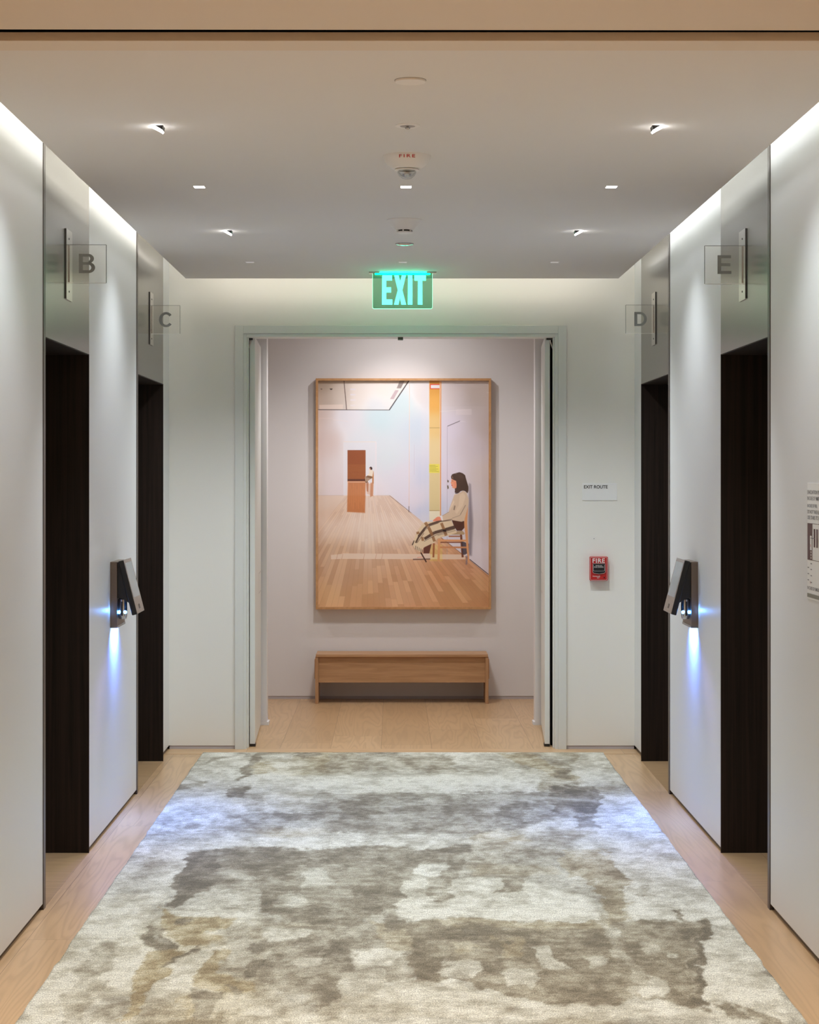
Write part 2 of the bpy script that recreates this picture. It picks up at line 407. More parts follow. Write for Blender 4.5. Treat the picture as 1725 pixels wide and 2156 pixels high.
# lift openings
def lift(idx, s, ya, yab, yb):
    """ya..yab = narrow bronze edge; yab..yb header and opening"""
    jb = MB(); jb.box(side(s, -.001), side(s, .34), yb - .012, yb - .0005, 0, HEAD)           # far jamb board
    jb.box(side(s, .004), side(s, .34), yab, yab + .012, 0, HEAD)                             # near jamb board
    jb.box(side(s, .001), side(s, .34), yab + .002, yb - .012, HEAD - .004, HEAD)                    # head board
    o = struct(jb.build('door_%d' % idx, M['dark_wood'], bevel=.001), 'dark wood lined lift opening')
    h = MB(); h.box(side(s, 0), side(s, .44), yab, yb - .001, HEAD, TOP + .25); h.build('header_panel', M['header'], o)['label'] = 'brushed metal header panel'
    e = MB(); e.box(side(s, -.003), side(s, .44), ya + .001, yab, 0, TOP + .25); e.build('edge_strip', M['bronze'], o)['label'] = 'thin bronze edge strip'
    d = MB(); ym = (yab + yb) / 2
    for y0, y1 in ((yab + .012, ym - .002), (ym + .002, yb - .012)): 
        p = MB(); p.box(side(s, .30), side(s, .335), y0, y1, .006, HEAD - .012); p.build('lift_door', M['header'], o)
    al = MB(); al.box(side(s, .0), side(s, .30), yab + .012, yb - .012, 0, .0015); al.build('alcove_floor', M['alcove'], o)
    lp = MB(); lp.box(side(s, .0), side(s, .008), yab, yb - .012, HEAD - .0015, HEAD - .012 + .004); 
for i, (s, a, b_, c_) in enumerate(((-1, D1, D1b, D2), (-1, D3, D3b, D4 + .008), (1, D3, D3b, D4 + .008), (1, D1, D1b, D2))):
    lift(i + 1, s, a, b_, c_)

# double door leaves, folded back
def leaf(idx, s):
    px_out, px_in = (526, 537) if s < 0 else (1158, 1147.4)
    xo = X(px_out, 11.60); xi = X(px_in, 11.60); fo = X(549.5, 12.57) if s < 0 else X(1139.7, 12.57)
    th = xi - xo
    mb = MB(); z0, z1 = .016, EYE + .834
    pts = [(xo, 11.60, z0), (xi, 11.60, z0), (fo, 12.575, z0), (fo - th, 12.575, z0)]
    mb.prism(pts, (0, 0, z1 - z0)); o = struct(mb.build('door_%d' % idx, M['trim'], bevel=.0015), 'pale grey door leaf folded back')
    def face(t, z, e=.0008):  # point on inner face, t 0..1 along depth
        return Vector((xi + (fo - xi) * t - s * e, 11.60 + .975 * t, z))
    fp = MB(); za, zb = Z(1250, 12.2), Z(1207, 12.2)
    for (t0, t1, a, b_) in ((.60, .62, za, zb), (.60, .97, za, za + .004), (.60, .97, zb - .004, zb)):
        fp.add([face(t0, a), face(t1, a), face(t1, b_), face(t0, b_)], [(0, 1, 2, 3)])
    fp.build('flush_pull', M['grey_plastic'], o)
    sw = MB(); sw.box(xo + s * .0, xi - s * .003, 11.602, 11.66, .002, .016); sw.build('door_sweep', M['black_plastic'], o)
    pv = MB(); x0, x1 = (X(523.5, 11.66), X(534, 11.66)) if s < 0 else (X(1149, 11.66), X(1163.5, 11.66))
    pv.box(x0, x1, 11.585, 11.64, Z(716, 11.6), Z(710, 11.6))
    xa = x0 if s < 0 else x1
    pv.prism([(xa, 11.59, Z(735, 11.6)), (xa - s * .006, 11.59, Z(735, 11.6)), (xa - s * .03, 11.59, Z(712, 11.6)), (xa - s * .022, 11.59, Z(712, 11.6))], (0, .01, 0), 1)
    pv.build('pivot_arm', [M['black_plastic'], M['steel']], o)
leaf(5, -1); leaf(6, 1)
# black blocks painted in for the shade inside the door pockets
pk = MB(); pk.box(-.905, -.868, 11.66, 12.59, 0, EYE + .84); pk.box(.953, .99 + .03, 11.66, 11.70, 0, EYE + .84)
pk.v = []; pk.f = []; pk.mi = []
pk.box(-.94, -.8665, 11.66, 11.70, 0, EYE + .823); pk.box(.9405, 1.02, 11.66, 11.70, 0, EYE + .823)
struct(pk.build('gap_shade_pockets', M['void']))

# ------------------------------------------------------------------ rug
def value_noise(x, y, seed):
    rs = np.random.RandomState(seed); T = rs.rand(256, 256)
    xi = np.floor(x).astype(int); yi = np.floor(y).astype(int); fx = x - xi; fy = y - yi
    fx = fx * fx * (3 - 2 * fx); fy = fy * fy * (3 - 2 * fy)
    g = lambda a, b: T[a % 256, b % 256]
    return (g(xi, yi) * (1 - fx) + g(xi + 1, yi) * fx) * (1 - fy) + (g(xi, yi + 1) * (1 - fx) + g(xi + 1, yi + 1) * fx) * fy
def fbm(x, y, seed, oct=4, rough=.55):
    o = np.zeros_like(x); a = 1.0; t = 0
    for k in range(oct):
        o += a * value_noise(x * 2 ** k + 17.3 * k, y * 2 ** k + 9.1 * k, seed + k); t += a; a *= rough
    return o / t
def poly_sd(px, py, pts):
    """signed distance (+ inside) to a polygon"""
    d = np.full(px.shape, 1e9); ins = np.zeros(px.shape, bool); n = len(pts)
    for i in range(n):
        ax, ay = pts[i]; bx, by = pts[(i + 1) % n]
        ex, ey = bx - ax, by - ay; wx, wy = px - ax, py - ay
        t = np.clip((wx * ex + wy * ey) / (ex * ex + ey * ey + 1e-9), 0, 1)
        d = np.minimum(d, np.hypot(wx - ex * t, wy - ey * t))
        c = ((ay > py) != (by > py)) & (px < (bx - ax) * (py - ay) / (by - ay + 1e-12) + ax)
        ins ^= c
    return np.where(ins, d, -d)
def rect(a, b, c, d): return [(a, b), (c, b), (c, d), (a, d)]
# dyed patches of the rug, one pale patch being painted light: outline (in the photograph's frame, laid onto the floor plane), tone 0 light .. 1 dark, warmth, strength
RUG = [
 (rect(300,1587,530,1655), .14, 0, .8), (rect(530,1636,1130,1674), .03, 0, .85), (rect(330,1665,480,1790), .22, 0, .6),
 ([(530,1588),(672,1588),(668,1598),(560,1606),(510,1645),(498,1640),(520,1605)], .72, .1, .9),
 ([(555,1594),(625,1590),(615,1605),(560,1602)], .15, 0, .8),
 ([(535,1612),(575,1610),(582,1630),(525,1638)], .42, .7, .9),
 ([(440,1606),(505,1588),(512,1591),(445,1611)], .6, 0, .7),
 (rect(372,1653,435,1665), .62, .2, .8), (rect(474,1660,522,1683), .78, .1, .9), (rect(515,1680,560,1712), .55, .1, .7),
 ([(660,1674),(900,1676),(1260,1668),(1262,1712),(1000,1765),(800,1762),(560,1748),(480,1722),(640,1715)], .56, 0, .85),
 (rect(560,1676,660,1712), .22, .2, .7), (rect(690,1590,960,1625), .48, .15, .7), (rect(900,1605,960,1635), .6, .15, .6),
 (rect(1160,1658,1262,1716), .84, .1, .95), (rect(1160,1682,1255,1688), .35, 0, .7), (rect(1045,1694,1112,1736), .76, 0, .85), (rect(1218,1725,1264,1752), .80, 0, .9),
 (rect(720,1690,800,1726), .72, .1, .8), (rect(880,1700,960,1765), .70, 0, .8), (rect(560,1716,720,1736), .68, 0, .6),
 ([(1040,1588),(1120,1591),(1200,1622),(1228,1652),(1198,1648),(1130,1620),(1050,1597)], .48, .6, .9),
 (rect(1168,1622,1205,1640), .75, .1, .7), (rect(1215,1590,1300,1660), .10, 0, .7),
 (rect(345,1740,410,1751), .62, 0, .7), (rect(320,1756,372,1764), .60, 0, .7),
 (rect(1262,1675,1400,1780), .14, 0, .8), (rect(480,1762,1000,1788), .20, 0, .8), (rect(1072,1762,1108,1776), .45, .7, .8),  # first rect is lamplight on the rug, laid in as pale tone
 ([(380,1792),(600,1790),(1000,1789),(975,1850),(905,1905),(700,1960),(560,1925),(540,1880),(420,1888),(372,1918),(345,1915),(362,1860)], .74, .12, .95),
 ([(382,1792),(480,1791),(450,1860),(372,1918),(350,1915),(365,1850)], .90, .05, .9),
 (rect(630,1830,700,1870), .30, .05, .8), (rect(585,1888,635,1915), .30, .05, .7), (rect(470,1848,540,1878), .45, .1, .6), (rect(470,1896,520,1908), .75, .1, .7),
 (rect(430,1872,545,1935), .34, .1, .8), ([(350,1930),(540,1925),(540,1943),(360,1942)], .06, .1, .9),
 ([(330,1925),(352,1930),(372,1942),(500,1944),(425,1998),(375,2000),(345,1965)], .52, .9, .95),
 (rect(385,1946,420,1958), .82, .2, .8), ([(305,1962),(350,1968),(352,2005),(325,2012),(300,2000)], .85, .2, .95), (rect(322,1975,342,1990), .4, .1, .8),
 ([(298,2005),(345,2008),(368,2025),(332,2090),(262,2100),(288,2045)], .58, .9, .95), ([(276,2098),(308,2102),(292,2156),(270,2156)], .58, .85, .9),
 ([(330,2040),(350,2032),(404,2002),(400,2012),(345,2046)], .85, .2, .9),
 ([(350,2040),(430,2000),(432,2010),(410,2100),(340,2110)], .14, .2, .85),
 ([(442,2000),(466,2004),(456,2052),(532,2080),(540,2098),(480,2108),(402,2086)], .55, .85, .9), ([(460,1965),(520,1962),(530,2070),(460,2050)], .42, .15, .85),
 ([(400,2090),(440,2096),(448,2156),(395,2156)], .74, .2, .85), (rect(478,2086,512,2112), .75, .2, .8), ([(375,2115),(400,2110),(398,2156),(380,2156)], .5, .8, .8),
 ([(528,2022),(565,2020),(548,2062),(515,2068)], .84, .15, .95), ([(510,1996),(560,1985),(575,1975),(570,1998),(525,2012)], .72, .1, .8),
 ([(560,1960),(850,1940),(880,2060),(690,2140),(560,2070)], .62, .15, .8),
 (rect(560,1960,640,1992), .16, .1, .85), (rect(628,2022,690,2036), .16, .1, .85), ([(740,2002),(832,1998),(836,2045),(760,2050)], .10, .1, .9),
 ([(700,2070),(800,2050),(830,2100),(710,2110)], .24, .1, .8), ([(670,2050),(732,2060),(716,2150),(668,2120)], .72, .15, .85), (rect(700,1985,742,2030), .78, .1, .8), (rect(615,1985,690,2016), .74, .1, .8),
 ([(780,1940),(850,1950),(856,2000),(820,2010)], .45, .6, .7), (rect(820,1918,850,1960), .72, .15, .8),
 (rect(885,1820,952,1852), .18, 0, .9), ([(840,1862),(900,1850),(1100,1860),(1260,1905),(1262,1942),(880,1944),(850,1925)], .17, .12, .85),
 ([(905,1850),(970,1846),(960,1900),(920,1910)], .66, .15, .8), (rect(1050,1850,1105,1886), .66, .2, .85), ([(1070,1790),(1175,1800),(1170,1835),(1080,1830)], .66, .1, .75),
 ([(1000,1832),(1180,1828),(1200,1846),(1010,1850)], .42, .45, .6),
 ([(1180,1792),(1290,1795),(1296,1835),(1215,1860)], .48, .55, .85), ([(1215,1830),(1298,1830),(1336,1945),(1285,1947),(1278,1905)], .64, .5, .9),
 ([(1300,1830),(1480,1820),(1520,1945),(1338,1945)], .12, .1, .85), (rect(1322,1874,1358,1888), .6, .15, .8), ([(870,1924),(1260,1926),(1262,1944),(880,1944)], .03, .1, .9),
 ([(850,1946),(1486,1946),(1494,2132),(1400,2126),(1325,2112),(1200,2122),(1050,2110),(960,2065),(880,2080),(850,2030)], .76, .28, .95),
 (rect(940,1946,1290,1962), .42, .6, .8), ([(1252,1946),(1282,1946),(1345,2100),(1318,2108)], .40, .2, .8), (rect(1280,1960,1320,1982), .22, .1, .8),
 ([(1472,1946),(1489,1946),(1494,2132),(1474,2135)], .98, .2, .95), (rect(1465,1970,1470,2115), .5, .2, .6),
 ([(1422,1920),(1432,1920),(1465,1990),(1452,1992)], .85, .2, .8),
 (rect(1115,2000,1172,2042), .22, .1, .85), ([(930,2022),(1004,2024),(1000,2066),(925,2062)], .18, .1, .9), (rect(1052,2045,1112,2084), .28, .1, .85),
 (rect(1340,1992,1385,2018), .48, .2, .8), ([(1335,2066),(1400,2086),(1408,2116),(1340,2112)], .16, .1, .85), (rect(1400,2014,1420,2026), .2, .1, .8), (rect(1215,2016,1262,2034), .3, .1, .8),
 (rect(1050,1985,1088,2020), .45, .7, .7), (rect(965,1985,1000,2010), .45, .7, .7), (rect(975,1955,1030,2000), .80, .2, .6),
 ([(1090,2118),(1340,2122),(1480,2135),(1500,2156),(1080,2156)], .15, .12, .85), ([(1500,1948),(1560,1960),(1670,2156),(1500,2156),(1492,2100)], .12, .1, .85),
 ([(1500,2120),(1550,2128),(1575,2150),(1520,2150)], .66, .2, .85), ([(1570,2130),(1640,2145),(1650,2160),(1580,2158)], .60, .25, .85),
 ([(840,2075),(960,2080),(1080,2120),(1060,2156),(830,2156)], .30, .2, .8), ([(720,2110),(840,2090),(840,2156),(650,2156)], .26, .2, .8),
 ([(150,1990),(290,1960),(265,2100),(90,2156),(60,2156)], .16, .25, .7), ([(180,2010),(230,1990),(245,2040),(180,2156),(150,2156)], .48, .2, .7), ([(215,2130),(270,2115),(262,2156),(205,2156)], .5, .15, .7),
 ([(225,1850),(345,1800),(360,1800),(340,1880),(250,1900)], .36, .05, .6), ([(180,1900),(330,1890),(300,1960),(150,1990)], .12, .25, .8),
]
def make_rug():
    x0, x1, y0, y1 = -1.107, 1.211, 4.55, 11.285
    nx, ny = 330, 620
    yy = y0 + (y1 - y0) * np.linspace(0, 1, ny) ; xx = np.linspace(x0, x1, nx)
    GX, GY = np.meshgrid(xx, yy)
    # organic warping of the patch outlines
    wx = (fbm(GX * 7, GY * 3.5, 3, 5, .62) - .5) * .26; wy = (fbm(GX * 6, GY * 3, 11, 5, .62) - .5) * .75
    def proj(x, y): return VX + F * x / y, VY + F * EYE / y
    px, py = proj(GX + wx * .70, GY + wy * .36)
    bl = fbm(GX * 11, GY * 6.0, 51, 6, .74) - .5; bl = np.sign(bl) * np.abs(bl * 2) ** .75 / 2
    fine = fbm(GX * 22, GY * 16, 71, 4, .7) - .5; st = fbm(GX * 12, GY * 34, 41, 4, .7) - .5
    base = .36 + (fbm(GX * 3.0, GY * 1.6, 21, 5) - .5) * .9
    tone = np.clip(base, .05, .8); warm = np.clip((fbm(GX * 2.2, GY * 1.2, 31, 3) - .42) * 1.6, 0, .6)
    for pts, t, wm, sgth in RUG:
        m = np.clip(poly_sd(px, py, pts) / 5.0 + .5 + bl * 1.6 + fine * 1.2, 0, 1) * sgth
        tone = tone * (1 - m) + t * m; warm = warm * (1 - m) + wm * m
    # mottling streaks across the rug
    tone = np.clip(tone + bl * .88 + fine * .42 + st * .45, 0, 1.05)
    stops_t = np.array([0, .25, .5, .75, 1.05])
    gr = np.array([(206,206,197), (184,183,172), (160,157,145), (133,128,116), (108,103,93)]) / 255.0
    wa = np.array([(208,203,186), (190,183,160), (166,155,126), (142,128,101), (118,104,80)]) / 255.0
    col = np.zeros((ny, nx, 3))
    for k in range(3):
        a = np.interp(tone, stops_t, gr[:, k]); b_ = np.interp(tone, stops_t, wa[:, k]); col[..., k] = a * (1 - warm) + b_ * warm
    col = np.where(col <= .04045, col / 12.92, ((col + .055) / 1.055) ** 2.4) * RUG_GAIN
    col = np.clip(col, 0, .9)
    h = .011
    # slightly wavy woven side edges
    ex = (fbm(GY[:, :1] * 9, GY[:, :1] * 0 + 3.3, 61, 3) - .5) * .012
    GX2 = GX.copy(); wgt = np.abs((GX - (x0 + x1) / 2) / ((x1 - x0) / 2)) ** 8; GX2 += ex * wgt
    v = np.stack([GX2, GY, np.full_like(GX, h)], -1).reshape(-1, 3)
    idx = np.arange(nx * ny).reshape(ny, nx)
    q = np.stack([idx[:-1, :-1], idx[:-1, 1:], idx[1:, 1:], idx[1:, :-1]], -1).reshape(-1, 4)
    loop = np.concatenate([idx[0, :], idx[1:, -1], idx[-1, -2::-1], idx[-2:0:-1, 0]])
    low = v[loop].copy(); low[:, 2] = .0005; n0 = len(v); n = len(loop)
    li = np.arange(n); sq = np.stack([loop[li], n0 + li, n0 + (li + 1) % n, loop[(li + 1) % n]], -1)
    V = np.vstack([v, low]); Q = np.vstack([q, sq])
    me = bpy.data.meshes.new('rug'); me.vertices.add(len(V)); me.vertices.foreach_set('co', V.ravel())
    me.loops.add(Q.size); me.loops.foreach_set('vertex_index', Q.ravel().astype(np.int32))
    me.polygons.add(len(Q)); me.polygons.foreach_set('loop_start', np.arange(0, Q.size, 4, dtype=np.int32))
    me.update(calc_edges=True); me.validate()
    ca = me.color_attributes.new('dye', 'FLOAT_COLOR', 'POINT')
    cc = np.ones((len(V), 4), np.float32); cc[:n0, :3] = col.reshape(-1, 3); cc[n0:, :3] = cc[loop, :3]
    ca.data.foreach_set('color', cc.ravel())
    m, nt, b = new_mat('rug_pile'); L = nt.links.new
    at = N(nt, 'ShaderNodeAttribute', attribute_name='dye'); tc = N(nt, 'ShaderNodeTexCoord')
    mp = N(nt, 'ShaderNodeMapping'); mp.inputs['Scale'].default_value = (230, 150, 100); L(tc.outputs['Object'], mp.inputs[0])
    n1 = N(nt, 'ShaderNodeTexNoise', Scale=1.0, Detail=3.0, Roughness=.7); L(mp.outputs[0], n1.inputs['Vector'])
    mp2 = N(nt, 'ShaderNodeMapping'); mp2.inputs['Scale'].default_value = (30, 70, 10); L(tc.outputs['Object'], mp2.inputs[0])
    n2 = N(nt, 'ShaderNodeTexNoise', Scale=1.0, Detail=5.0, Roughness=.7); L(mp2.outputs[0], n2.inputs['Vector'])
    r1 = N(nt, 'ShaderNodeMapRange'); r1.inputs[1].default_value = .28; r1.inputs[2].default_value = .72; r1.inputs[3].default_value = .40; r1.inputs[4].default_value = 1.55; L(n1.outputs['Fac'], r1.inputs[0])
    r2 = N(nt, 'ShaderNodeMapRange'); r2.inputs[1].default_value = .3; r2.inputs[2].default_value = .7; r2.inputs[3].default_value = .80; r2.inputs[4].default_value = 1.16; L(n2.outputs['Fac'], r2.inputs[0])
    mu = N(nt, 'ShaderNodeMath', operation='MULTIPLY'); L(r1.outputs[0], mu.inputs[0]); L(r2.outputs[0], mu.inputs[1])
    sc = N(nt, 'ShaderNodeVectorMath', operation='SCALE'); L(at.outputs['Color'], sc.inputs[0]); L(mu.outputs[0], sc.inputs['Scale'])
    L(sc.outputs[0], b.inputs['Base Color']); b.inputs['Roughness'].default_value = .95; b.inputs['Specular IOR Level'].default_value = .1
    bp = N(nt, 'ShaderNodeBump', Strength=.5, Distance=.004); L(n1.outputs['Fac'], bp.inputs['Height']); L(bp.outputs[0], b.inputs['Normal'])
    me.materials.append(m)
    o = bpy.data.objects.new('rug', me); C.objects.link(o)
    tag(o, 'large distressed grey and beige area rug on the oak floor', 'rug')
RUG_GAIN = 1.12
make_rug()

# ------------------------------------------------------------------ picture on the far wall
PXW, PYW = (669.0, 1030.0), (800.5, 1279.0)
def paint_picture():
    SS = 2.6
    W_ = int((PXW[1] - PXW[0]) * SS) // 2 * 2; H_ = int((PYW[1] - PYW[0]) * SS) // 2 * 2
    gx = PXW[0] + (np.arange(W_) + .5) / SS; gy = PYW[0] + (np.arange(H_) + .5) / SS
    GX, GY = np.meshgrid(gx, gy); img = np.zeros((H_, W_, 3)); img[:] = (205, 198, 200)
    def fill(pts, col, alpha=1.0, soft=.0, gradf=None):
        xs = [p[0] for p in pts]; ys = [p[1] for p in pts]
        i0 = max(0, int((min(xs) - PXW[0] - soft - 1) * SS)); i1 = min(W_, int((max(xs) - PXW[0] + soft + 1) * SS) + 1)
        j0 = max(0, int((min(ys) - PYW[0] - soft - 1) * SS)); j1 = min(H_, int((max(ys) - PYW[0] + soft + 1) * SS) + 1)
        if i1 <= i0 or j1 <= j0: return
        sx, sy = GX[j0:j1, i0:i1], GY[j0:j1, i0:i1]
        d = poly_sd(sx, sy, pts); m = np.clip(d / max(soft, .4) + .5, 0, 1)[..., None] * alpha
        if gradf is not None: c = gradf(sx, sy)
        else: c = np.array(col, float)
        img[j0:j1, i0:i1] = img[j0:j1, i0:i1] * (1 - m) + c * m
    def line(x0, y0, x1, y1, wd, col, alpha=1.0):
        dx, dy = x1 - x0, y1 - y0; l = math.hypot(dx, dy) + 1e-9; nx_, ny_ = -dy / l * wd / 2, dx / l * wd / 2
        fill([(x0 + nx_, y0 + ny_), (x1 + nx_, y1 + ny_), (x1 - nx_, y1 - ny_), (x0 - nx_, y0 - ny_)], col, alpha)
    def cgrad(stops):
        """scattered control colours, inverse-distance blended"""
        pts = [(a, b_) for a, b_, c in stops]; cols = np.array([c for a, b_, c in stops], float)
        def f(x, y):
            ws = np.stack([1 / (((x - a) ** 2 + (y - b_) ** 2) / 400.0 + .6) ** 1.6 for a, b_ in pts], -1)
            return (ws @ cols) / ws.sum(-1, keepdims=True)
        return f
    # back wall and long right wall
    wallg = cgrad([(672,870,(196,182,178)),(690,930,(196,182,180)),(672,1030,(204,196,196)),(735,880,(214,214,222)),(760,930,(214,220,228)),(800,880,(214,236,244)),
                   (845,850,(222,242,248)),(820,960,(220,230,238)),(850,1000,(212,210,222)),(780,1040,(208,202,208)),(700,1040,(206,196,200)),(880,900,(205,218,232)),
                   (888,830,(204,200,200)),(900,1000,(196,204,226)),(870,1050,(205,200,212)),(900,1080,(190,200,225)),(960,830,(190,182,184)),(1000,830,(180,170,166)),
                   (950,900,(196,190,204)),(990,930,(192,184,192)),(1020,900,(182,172,172)),(1020,1000,(196,186,186)),(1010,1100,(198,190,194)),(940,1000,(202,194,208)),(1020,1180,(205,198,206))])
    fill(rect(668,799,1032,1281), None, 1, 0, wallg)
    # ceiling of the pictured room
    fill([(669,800),(865,800),(819.5,862),(669,862)], None, 1, 0, cgrad([(675,805,(160,146,132)),(680,850,(182,168,158)),(720,830,(196,186,178)),(760,830,(222,216,212)),(800,820,(232,228,224)),(850,808,(225,222,220)),(790,850,(226,232,238))]))
    fill(rect(669,800,860,807), (140,125,110), .45, 2)
    fill([(672,852),(722,851),(722,861),(672,861)], (214,200,192), .8)
    for k in range(5): fill(rect(737.5, 817.5 + k * 12 - k * .6, 748.5, 820.8 + k * 11.3), (236,232,240), .95 - k * .15)
    line(724,801,729.5,862,1.3,(70,52,50)); line(669,862.2,819.5,862.8,1.2,(52,46,50)); line(819.5,863,861,801,2.0,(30,32,38))
    fill([(842,801),(852,801),(844,817),(835,817)], (120,112,110)); fill([(832,821),(839.5,821),(829,840),(821,840)], (176,160,166))
    for k in range(8): line(842.5 - k, 803 + k * 1.8, 850.5 - k, 803 + k * 1.8, .5, (190,182,180)); 
    for k in range(9): line(831 - k * 1.1, 823 + k * 2, 838 - k * 1.1, 823 + k * 2, .5, (205,190,194))
    fill([(674,818),(679,818),(676.5,820)], (70,60,55)); fill([(693.5,817.5),(700.5,817.5),(698,820.5),(696,820.5)], (60,50,45))
    line(672,880,700,880,.8,(214,200,198),.8); line(700,883,733,887,.8,(224,212,210),.8)
    # floor
    FLR = [(669,1043),(722,1043),(722,1043),(822,1043),(866,1080),(1029,1212),(1031,1281),(669,1281)]
    floorg = cgrad([(672,1055,(202,184,172)),(690,1100,(196,168,148)),(760,1060,(214,200,192)),(800,1070,(208,192,184)),(700,1150,(186,156,132)),(780,1120,(206,190,178)),
                    (850,1110,(208,194,186)),(860,1150,(196,166,146)),(720,1210,(190,152,122)),(760,1260,(190,142,98)),(690,1265,(196,152,104)),(850,1230,(194,146,108)),
                    (920,1210,(196,132,84)),(960,1250,(186,132,82)),(1010,1240,(178,124,78)),(1020,1272,(176,120,72)),(990,1190,(184,124,88)),(880,1190,(198,146,108))])
    fill(FLR, None, 1, 0, floorg)
    rs = random.Random(5)
    def vp(bx, t):   # point on a board seam running to the vanishing point
        return (bx + (775 - bx) * t, 1281 + (985 - 1281) * t)
    clipm = np.clip(poly_sd(GX, GY, FLR) + .5, 0, 1)[..., None]; keep = img.copy()
    bx = 540.0
    while bx < 1500:
        wd = 13.0; t = rs.random() * .12 - .1
        while t < .80:
            t2 = t + .07 + rs.random() * .16 * (1 - t)
            a = vp(bx, t); b_ = vp(bx + wd, t); c = vp(bx + wd, min(t2, .8)); d = vp(bx, min(t2, .8))
            k = rs.random(); col = (150,98,58) if k < .40 else ((226,186,140) if k > .66 else (186,140,100))
            fill([a, b_, c, d], col, (.30 if col[0] != 186 else .10) * (1 - .8 * max(t, 0)))
            t = t2
        a = vp(bx, 0); b_ = vp(bx, .8); line(a[0], a[1], b_[0], b_[1], .6, (140,96,62), .35); bx += wd
    img[:] = keep * (1 - clipm) + img * clipm
    # pale wash over the printed floor, then a reflected haze painted in
    fill(FLR, (214, 200, 188), .22)
    fill(rect(669,1090,905,1140), (226,214,206), .42, 26)
    line(724,1043,669,1043,.7,(176,160,156),.7); line(790,1043,820,1043,.7,(180,166,164),.7)
    line(820,1043.5,866,1080,.9,(120,100,100)); line(866,1080,886,1096,.9,(190,170,165))
    # doorway with wood blind
    fill(rect(723,930,792,1043), (224,226,234), .65, 1.0); line(723,930,791,930,.8,(220,205,190)); fill(rect(790,930,793,1043), (222,216,222), .6)
    fill(rect(731.5,947.5,769.6,1014), (128,72,46)); fill(rect(731.5,1008,769.6,1013), (88,52,44))
    for k in range(21): line(732, 950 + k * 2.9, 769.5, 950 + k * 2.9, 1.0, (186,124,78) if k > 9 else (160,96,66), .75)
    line(731,1014,770,1014,1.4,(222,170,130))
    fill([(732,1015),(770,1015),(768.5,1080),(730.5,1078)], (170,98,52), .82, 2.5)
    for k in range(10): line(733 + k * 3.7, 1018 + (k % 3) * 6, 732.5 + k * 3.7, 1052 + (k * 7) % 22, 1.1, (206,140,92), .45)
    fill([(770,1018),(787,1018),(786,1045),(772,1040)], (190,140,104), .5, 2); fill([(771,1015),(776,1015),(775,1036),(772,1034)], (150,84,50), .6, 1); fill([(780,1016),(786,1016),(785,1044),(779,1047)], (170,104,66), .6, 1)
    # small seated figure by the blind
    fill(rect(783.5,992,786.8,1018), (172,118,74)); fill([(768,1005),(774,1001),(782,1000),(784,1006),(775,1012),(773,1017),(769,1016)], (120,90,68))
    fill([(776,990),(783,987),(786,993),(784,1003),(773,1001),(777,996)], (214,204,190)); fill([(777,985),(781,982),(784,985),(783.5,989),(780,989)], (48,34,34)); fill([(777.5,985.5),(780,985.5),(780,989),(778,989)], (208,150,130))
    for k in range(4): line(769 + k * 3, 1004 + k, 771 + k * 3, 1014 - k, .9, (226,214,198))
    # yellow-brown alcove and posts on the right
    line(862.3,808,861.3,1077,.9,(206,178,160),.9); line(861,1066,861,1079,1.2,(66,56,60),.8); line(872.5,935,872.5,1000,.7,(170,160,176),.6)
    fill(rect(886,808,904,1092), (200,196,204), .25, 2)
    fill(rect(904,801,926,1095), None, 1, 0, cgrad([(915,810,(196,142,66)),(915,850,(210,160,84)),(915,890,(208,180,124)),(915,950,(208,190,146)),(915,1030,(202,186,142)),(915,1080,(198,184,140))]))
    fill(rect(904,1076,926,1096), (212,206,184)); line(904,1075,926,1075,1,(150,126,84)); line(904,900.5,926,900.5,.8,(150,124,76))
    fill(rect(905.5,808,925.5,818.5), (196,58,50)); fill(rect(907,810,925.5,817), (206,206,208))
    fill(rect(903.5,977,926.5,995.5), (216,206,92))
    for k in range(6): line(904.5, 979.6 + k * 2.6, 917 + (k * 5) % 9, 979.6 + k * 2.6, .9, (120,112,50), .65)
    line(928.2,802,927.6,1086,2.2,(200,138,84)); line(926.4,802,926.2,1086,.9,(226,206,190))
    # white door outlined in the right wall
    line(942,897,941.5,1180,.7,(150,142,160),.8); line(942.3,897,968.5,886,1.1,(70,62,70)); line(968.5,887,980,887.5,.6,(215,208,214))
    fill(rect(960,861,993,873), (206,198,202), .5); line(927,866,993,861.5,.7,(214,206,208),.7)
    fill([(942,1010),(945,1012),(944.5,1016),(942,1015)], (90,80,66)); fill([(941.5,1022),(944,1022),(945,1028),(942.5,1030)], (80,70,50))
    line(989,1178,1029,1210,1.3,(44,32,36)); line(925,1130,988,1178,.8,(90,60,50),.8)
    fill([(988,1018),(991,1020),(996,1100),(993,1170),(987,1170),(986,1090)], (96,88,100), .62, 5)
    # reflected strip near the floor, painted into the print as pale colour
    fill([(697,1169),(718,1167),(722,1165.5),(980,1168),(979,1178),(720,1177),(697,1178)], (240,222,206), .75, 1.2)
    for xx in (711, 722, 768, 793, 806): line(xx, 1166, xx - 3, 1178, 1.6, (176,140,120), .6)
    # ---- person seated on a wooden chair; q() = close-up coordinates
    def q(*a): return [(860 + a[i] / 9.8, 980 + a[i + 1] / 9.8) for i in range(0, len(a), 2)]
    def ql(x0, y0, x1, y1, wd, col, al=1.0):
        (a, b_), = q(x0, y0); (c, d), = q(x1, y1); line(a, b_, c, d, wd / 9.8, col, al)
    WD = (204,148,104); WDk = (150,92,60)
    fill(q(430,1640,700,1640,700,1980,440,1980), (214,196,92), .35, 2)
    # chair
    ql(525,1610,515,1900,38,WDk); ql(1085,1420,1120,1900,44,(110,64,46)); fill(q(1090,1560,1250,1620,1250,1800,1160,1850,1120,1840), (64,56,66), .85, .8)
